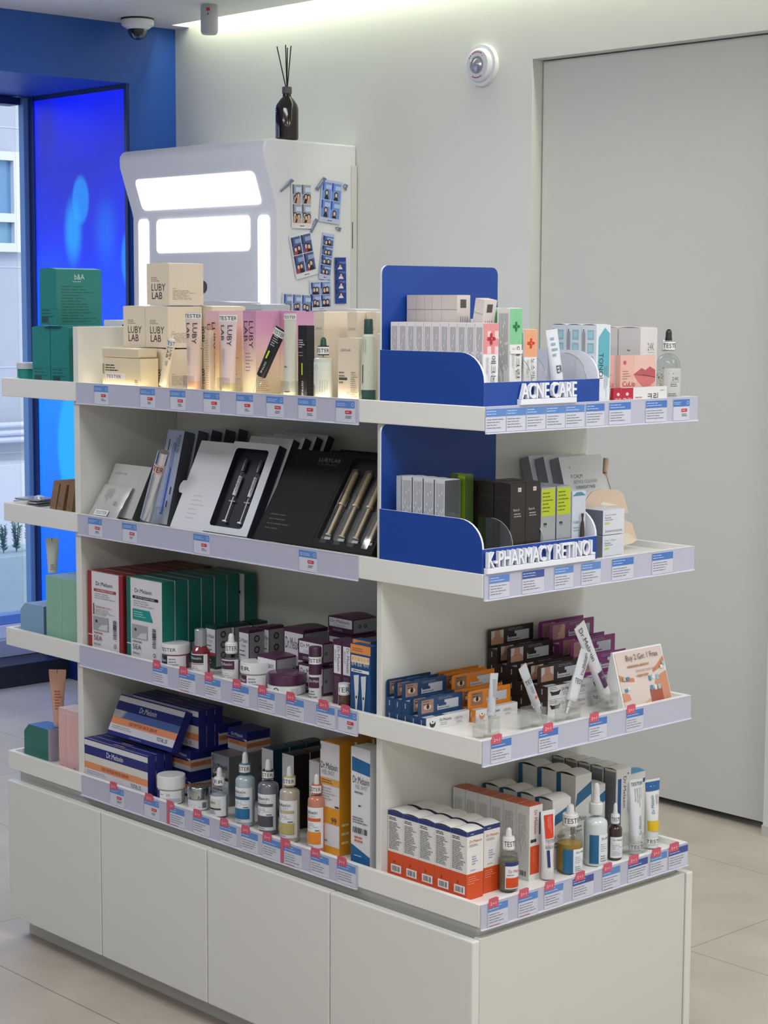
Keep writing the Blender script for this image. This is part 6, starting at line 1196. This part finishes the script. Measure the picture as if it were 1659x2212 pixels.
# ================================================================== BOTTOM SHELF, NEAR END
S4E = S4
def orangec(F):
    N_ = P('#23306e'); O_ = P('#cf4a1a')
    for k, fc in (('F', F['F']), ('L', F['L'])):
        fc.rect(0, .0, 1, .38, O_); fc.rect(0, .93, 1, 1, N_)
    f = F['F']; f.txt('Dr.Melaxin', .14, .83, .9, .87, P('#cf4a1a')); f.lines(.14, .77, .9, .81, 2, GRY); f.lines(.3, .5, .7, .64, 4, P('#6d7ab0'), fill=.3); f.lines(.06, .22, .8, .35, 4, P('#e0a080'), fill=.3); f.lines(.2, .945, .5, .97, 1, P('#b9c0e0')); f.lines(.2, .42, .7, .44, 1, GRY)
    L = F['L']; L.lines(.08, .86, .8, .91, 2, INK); L.lines(.08, .42, .92, .84, 17, TXT, fill=.45); L.rect(.22, .08, .9, .2, PLW); L.bars(.3, .1, .82, .18, BLK, n=9); L.poly([(.4, .23), (.5, .23), (.45, .27)], P('#6d2a10'))
x0 = -.056; t = .0402; Y0, w, h = endfit(x0, S4E, 1008, 1043, 1798); Y0 = max(Y0, .013)
WCT = mat('#dddbd8', .4)
oc = carton('carton', 'white and orange serum carton at the front corner of the bottom shelf', 'box', (x0, Y0, S4E+EPS), w, t-.0008, h, WCT, orangec, rz=HP, arch=-.003, seam=BLK)
for i in range(1, 5): dup(oc, (x0-t*i, Y0, S4E+EPS), 'white and orange serum carton in the nearest row, %s behind the corner one' % ORD[i-1])
x2 = -.06; Y2, w2, _ = endfit(x2, S4E, 1044, 1080, 1775); Y2 = max(Y2, Y0+w+.0015)
for i in range(5): dup(oc, (x2-.0015-t*i*.96-.002, Y2+.004, S4E+EPS), 'white and orange serum carton in the second row, %s' % ('front one' if i == 0 else ORD[i-1]+' behind the front'))
def rowc(F):
    F['L'].lines(.12, .25, .75, .88, 7, TXT, vert=True, fill=.25); F['L'].bars(.3, .05, .8, .12, BLK); f = F['F']; f.rect(.08, .08, .78, .46, P('#cf4a1a')); f.lines(.3, .12, .6, .42, 3, P('#e0a080'), vert=True, fill=.2); f.rect(.74, .6, .84, .9, P('#23306e')); f.txt('Dr.Melaxin', .36, .62, .58, .94, P('#c2483a'), rot=-90); f.lines(.1, .5, .8, .56, 1, INK, fill=.7)
x3 = -.06; c3 = on(2, S4E, 1142, 1899); Y3, w3, h3 = endfit(x3, S4E, 1142, 1170, 1743)
xb3 = XR1+.004; n3 = 6; t3 = (x3-xb3)/6
Y3 = max(Y3, Y2+.004+w+.001); c3 = carton('carton', 'white carton with orange top and panel, front of the third row', 'box', (x3, Y3, S4E+EPS), w3, t3-.001, h3, WCT, rowc, rz=HP, arch=-.001, lidm=mat('#b9542c', .4))
for i in range(1, 6): dup(c3, (x3-t3*i, Y3, S4E+EPS), 'white carton with orange top, %s behind the front of its row' % ORD[i-1])
def bluef(F):
    f = F['F']; f.poly([(0, .62), (1, .74), (1, .9), (.1, .78)], P('#2a6a96')); f.txt('Dr.Melaxin', .05, .44, .7, .5, INK); f.lines(.1, .3, .6, .4, 2, GRY); L = F['L']; L.poly([(0, 0), (.18, 0), (.26, .4), (.22, 1), (0, 1)], P('#22638e')); L.lines(.4, .3, 1, .5, 2, INK)
Yp = Y3+w3+.001
x4 = -.075; Y4, w4, h4 = endfit(x4, S4E, 1192, 1231, 1731); Y4 = max(Y4, Yp+.003)
c4 = carton('carton', 'white carton with blue slash behind the amber dropper, front of its row', 'box', (x4, Y4, S4E+EPS), w4, .043, h4, WCT, bluef, rz=HP, arch=-.005, seam=mat('#3a4a40'))
for i in range(1, 4): dup(c4, (x4-.045*i, Y4, S4E+EPS), 'white arched carton with blue slash, %s behind the front of its row' % ORD[i-1])
x5 = -.10; Y5, w5, h5 = endfit(x5, S4E, 1241, 1275, 1677); Y5 = max(Y5, Y4+w4+.001)
c5 = carton('carton', 'tall white carton with blue slash behind the large white dropper bottle', 'box', (x5, Y5, S4E+EPS), w5, .047, h5, WCT, bluef, rz=HP, arch=-.005, seam=BLK)
for i in (1, 2): dup(c5, (x5-.049*i, Y5, S4E+EPS), 'tall white arched carton with blue edge, %s behind the front of its row' % ORD[i-1])
Y5b = Y5+w5+.002; c5b = carton('carton', 'white carton with blue slash, right of the large white dropper bottle', 'box', (x5+.0, Y5b, S4E+EPS), w5*.86, .045, h5*.82, WCT, bluef, rz=HP, arch=-.002)
def book(F):
    f = F['F']; f.rect(.1, .0, .34, .88, P('#21508e')); f.txt('Dr.Melaxin', .48, .5, .68, .9, INK, rot=-90); f.lines(.75, .2, .92, .8, 2, GRY, vert=True, fill=.3); f.disc(.8, .93, .0016, .0016, INK); L = F['L']; L.poly([(0, 0), (.3, 0), (.06, 1), (0, 1)], P('#1c3a5c')); L.rect(.06, .0, .95, .97, P('#84868c')); L.lines(.12, .1, .9, .9, 7, P('#55575e'), vert=True, fill=.3)
x6 = -.085; Y6, w6, h6 = endfit(x6, S4E, 1329, 1360, 1664); Y6 = max(Y6, Y5b+w5*.86+.001); 
c6 = carton('carton', 'tall white carton with blue stripe behind the flat white tube, front one', 'box', (x6, Y6, S4E+EPS), w6, .031, h6, WCT, book, rz=HP, arch=-.002, seam=BLK)
for i in range(1, 5): dup(c6, (x6-.033*i, Y6, S4E+EPS), 'tall white carton with grey side, %s behind the front of its row' % ORD[i-1])
x7 = -.095; Y7 = Y6+w6+.001; _, w7, h7 = endfit(x7, S4E, 1361, 1404, 1672)
c7 = carton('carton', 'white carton with bright blue top behind the two upright tubes', 'box', (x7, Y7, S4E+EPS), min(w7, .5535-Y7), .034, h7, WCT, lambda F: (F['F'].rect(.7, .84, 1, .9, P('#23406e')), F['F'].lines(.3, .5, .8, .8, 3, GRY)), rz=HP, arch=-.003, lidm=mat('#3f8fc0', .35))
for i in range(1, 4): dup(c7, (x7-.037*i, Y7, S4E+EPS), 'white carton with bright blue top, %s behind the front blue topped one' % ORD[i-1])
# bottles and tubes in front
def ebot(label, px0, px1, pyb, ys, glass, liq, cap, lfn, x0, stick='TESTER', lz=(.12, .86), bulb=WP, rz=1.15, stang=.1, lm=PAP, span=2.3, fill=.9):
    p, r, hs = dropfit(px0, px1, pyb, S4E, ys, x0=x0)
    return dropper('dropper_bottle', label, (p.x, p.y, S4E+EPS), r, hs[0], hs[1]-hs[0], .001, r*.5, r*.6, hs[2]-hs[1], hs[3]-hs[2], glass, liq, lfn, cap, bulb, rz, lz, span, lm, stick, stang, fill=fill)
def o1(F): F.rect(0, .85, 1, 1, P('#23306e')); F.txt('Dr.Mela', .2, .6, .9, .72, P('#cf4a1a')); F.lines(.1, .48, .8, .55, 1, TXT); F.rect(0.05, .05, .95, .42, P('#cf4a1a')); F.lines(.2, .1, .7, .35, 3, P('#e0a080'), fill=.3)
ebot('clear tester dropper bottle with orange and navy label at the near corner', 1076, 1119, 1931, (1846, 1838, 1811, 1792), GLS, mat('#8f8a74', .15, trans=.4), WP, o1, -.048, span=1.7, rz=1.3)
def o2(F): F.rect(0, 0, .42, 1, P('#22638e')); F.txt('Dr.Mel', .55, .82, .98, .9, INK); F.lines(.5, .4, .9, .7, 4, GRY, fill=.3); F.lines(.5, .05, .9, .3, 3, TXT, fill=.35)
ebot('amber yellow tester dropper bottle with blue and white label', 1202, 1258, 1890, (1812, 1788, 1762, 1742), GLS, mat('#c99f3c', .15, trans=.35), WP, o2, -.05, lz=(.06, .78), span=1.9)
ebot('large milky white dropper bottle with blue and white label', 1260, 1311, 1873, (1778, 1762, 1738, 1696), mat('#c9ced0', .15, coat=.6), None, WP, o2, -.05, stick=None, lz=(.08, .78), span=1.9)
ebot('small dark brown tester dropper bottle with white label', 1312, 1343, 1855, (1790, 1781, 1761, 1738), mat('#2e1a14', .1, coat=.6), None, WP, lambda F: (F.txt('Dr.Melaxin', .2, .82, .9, .9, INK), F.lines(.15, .1, .85, .7, 8, TXT, fill=.3)), -.045, lz=(.1, .78), span=2.2)
def etube(label, px0, px1, pyt, pyb, x, body, capc, deco, hold=False, caph=.02, **kw):
    Y = lsol(1, (x, 0, S4E), 0, (px0+px1)/2); dd = depth((x, Y, S4E)); wt = (px1-px0)*dd/FPX/.93; H = lsol(2, (x, Y, 0), 1, pyt)-S4E
    r = ctube('squeeze_tube', label, (x, Y, S4E+.003), wt*.36, H-.003, wt, caph, body, capc, deco, rz=HP-.15, **kw)
    if hold: holder((x, Y, S4E+EPS), wt*1.0, .034, .04, 'clear acrylic holder under the '+hold, HP-.15)
    return r
def d1(F): F.rect(.22, .55, .75, .93, P('#cf3a1e')); F.lines(.4, .6, .6, .9, 3, PAP, vert=True, fill=.15); F.txt('TESTER', .2, .47, .85, .53, INK); F.txt('REBOOT', .2, .38, .85, .43, INK); F.rect(.25, .08, .42, .36, P('#23306e')); F.txt('Dr.Melaxin', .6, .08, .76, .36, P('#cf4a1a'), rot=90); F.lines(.2, .44, .8, .455, 1, P('#cf6a5a'))
t1_ = etube('white tester tube with red panel standing beside the amber bottle', 1164, 1200, 1750, 1905, -.045, mat('#dcdbdd', .3), mat('#d9d8da', .3), d1, False, .014)
def d2(F): F.txt('TESTER', .12, .9, .88, .955, INK); F.lines(.3, .5, .8, .86, 4, GRY, vert=True, fill=.25); F.txt('Dr.Melaxin', .48, .1, .68, .4, P('#2c6a74'), rot=90)
t2_ = etube('white flat tester tube standing in a clear holder', 1354, 1389, 1683, 1842, -.04, mat('#d3d8dc', .3), mat('#d6d8da', .3), d2, 'flat white tester tube', .026)
def d3(F): F.rect(.0, .78, 1, .96, P('#1f5c96')); F.lines(.15, .84, .8, .9, 1, PAP, fill=.2); F.txt('Dr.Melaxin', .3, .34, .46, .7, P('#2c6a74'), rot=90); F.lines(.55, .4, .8, .7, 2, GRY, vert=True, fill=.3); F.rect(0, .0, 1, .2, P('#d6b41c')); F.lines(.3, .06, .8, .14, 1, P('#6d5a10'))
t3_ = etube('white tester tube with blue and yellow bands at the far right', 1386, 1426, 1683, 1828, -.045, mat('#d9dbdc', .3), mat('#d9dadc', .3), d3, False, .034)
for tt_, rr in ((t2_, .0125), (t3_, .0135)): sticker(tt_, rr+.0012, .008, .012, 'TESTER')

# ================================================================== LEFT END TRAYS
# second tier: kraft cartons leaning and clear sheets
KR = mat('#8a6a50', .6)
for i, (px, lean) in enumerate(((99, .3), (114, .32), (134, .26))):
    xx = lsol(0, (0, .03, S2), 0, px); r_ = carton('carton', 'brown kraft carton tipped sideways on the far left end, %s of three' % ('outermost' if i == 0 else 'middle' if i == 1 else 'innermost'), 'box', (xx, .04, S2+.0004), .022, .09, .066, KR, lambda F: F['F'].lines(.2, .1, .8, .3, 2, P('#6d5240')), arch=0)
    r_.rotation_euler = (0, lean, 0); 
    r_.location.z = S2+.022*math.sin(lean)+.0006
bs = empty('blister_pack', (lsol(0, (0, .08, S2), 0, 72), .08, S2+EPS), .1, 'flat stack of clear plastic packs lying on the far left end', 'pack')
for k in range(3): b = MB(); b.prism([(-.036, 0), (.034, 0), (.038, .004), (-.04, .004)], -.03, .03, 'y', mat('#9fa3a8', .15, .3)); o = b.build('clear_sheet', bs, .0008, 0); o.location = (.002*k, .003*k, .0062*k+.0002); o.rotation_euler[2] = .08*k
b = MB(); b.lathe([(.012, .0165), (.011, .021), (.004, .024), (0, .0245)], mat('#c4d3e4', .1, .3), 18, .022, 0); b.build('clear_dome', bs)
# third tier: pale blue chamfered carton, mint cartons, white tube
def chamfer(name_label, x0, x1, y0, yd, zb, pyt, fm, rm, tm_):
    z1 = lsol(2, (x1, y0, 0), 1, pyt)-zb; r = empty('carton', (x0, y0, zb+EPS), 0, name_label, 'box'); w = x1-x0; b = MB(); c = w*.2; pr = [(0, 0), (w, 0), (w, z1), (c, z1), (0, z1-c*.9)]
    n = 5; vs = [(x, 0, z) for x, z in pr]+[(x, yd, z) for x, z in pr]; b.add(vs, [tuple(range(5))], fm); b.add(vs, [tuple(range(5, 10))[::-1]], fm); b.add(vs, [(1, 6, 7, 2)], rm); b.add(vs, [(2, 7, 8, 3), (3, 8, 9, 4), (4, 9, 5, 0), (0, 5, 6, 1)], tm_); b.build('carton_body', r, 0, 0); return r
x_a = lsol(0, (0, .025, S3), 0, 45); x_b = lsol(0, (0, .025, S3), 0, 95)
chamfer('pale blue carton with cut corner on the far left of the third shelf', x_a, x_b, .025, .075, S3, 1311, P('#7fa3bf'), P('#6f86b0'), P('#8fa8cc'))
x_a = lsol(0, (0, .02, S3), 0, 101); x_b = lsol(0, (0, .02, S3), 0, 135.5)
def mint(F): F['F'].lines(.3, .05, .6, .5, 2, P('#7fae98'), vert=True, fill=.1)
zmt = lsol(2, (x_b, .02, 0), 1, 1249)
mn = carton('carton', 'tall mint green carton on the far left of the third shelf, outer one', 'box', (x_a, .02, S3+EPS), x_b-x_a-.0006, .05, zmt-S3, P('#87b39c'), mint, lidm=P('#8fb6c0'))
dup(mn, (x_b, .02, S3+EPS), 'tall mint green carton on the far left of the third shelf, next to the divider') if x_b*2-x_a < XL0 else carton('carton', 'narrow mint green carton wedged next to the left divider', 'box', (x_b, .02, S3+EPS), XL0-.001-x_b, .05, zmt-S3, P('#87b39c'), mint, lidm=P('#8fb6c0'))
dup(mn, (x_a+.002, .0735, S3+EPS), 'tall mint green carton behind the outer mint one')
def wt_(F): F.lines(.45, .05, .85, .24, 4, INK, fill=.3)
zc_ = zmt+.0006; xc_ = lsol(0, (0, .045, zc_), 0, 113); Ht = lsol(2, (xc_, .045, 0), 1, 1163)-zc_
ctube('squeeze_tube', 'white green tube with notch mark standing on the mint cartons', (xc_, .046, zc_+.0008), .0105, Ht, .030, .003, mat('#b9c1bb', .4), mat('#c9ccca', .4), wt_, rz=.7, notch=True)
# bottom tier
x_a = lsol(0, (0, .03, S4), 0, 53); x_b = lsol(0, (0, .03, S4), 0, 105)
chamfer('dark green carton with lilac side and cut corner at the far left end', x_a, x_b, .03, .05, S4, 1577, P('#2f6f63'), P('#a99fb4'), P('#3f6fb0'))
zg = lsol(2, (x_b, .03, 0), 1, 1577)
x_c = lsol(0, (0, .025, S4), 0, 129); x_d = lsol(0, (0, .025, S4), 0, 146)
zp = lsol(2, (x_c, .025, 0), 1, 1527)
def pk(F): f = F['F']; f.rect(.2, .1, .24, .95, P('#dcaaaa')); f.rect(.8, .1, .84, .95, P('#dcaaaa')); f.rect(0, .93, 1, .94, P('#e4c4c4')); f.rect(0, .08, 1, .09, P('#e4c4c4')); f.lines(.4, .04, .6, .07, 1, P('#a86a6a'))
pkc = carton('carton', 'pink carton at the left end of the bottom shelf, outer one', 'box', (x_c, .024, S4+EPS), x_d-x_c-.0006, .045, zp-S4, P('#d9b0ae'), pk, lidm=P('#e0d0cc'))
carton('carton', 'pink carton at the left end of the bottom shelf, beside the divider', 'box', (x_d, .024, S4+EPS), XL0-.001-x_d, .045, zp-S4, P('#d9b0ae'), pk, lidm=P('#e0d0cc'))
q = Vector((lsol(0, (0, .058, zg), 0, 127), .0, 0)); zc_ = zg+.0008; xc_ = lsol(0, (0, .06, zc_), 0, 121); Ht = lsol(2, (xc_, .06, 0), 1, 1447)-zc_
pt_ = ctube('squeeze_tube', 'peach squeeze tube standing on the dark green carton', (min(xc_, x_b-.011), .066, zc_), .0105, Ht, .040, .016, mat('#cfa08a', .4), mat('#d9b4a2', .4), lambda F: F.lines(.35, .2, .85, .6, 7, P('#a8483c'), fill=.35), rz=.75, notch=True)
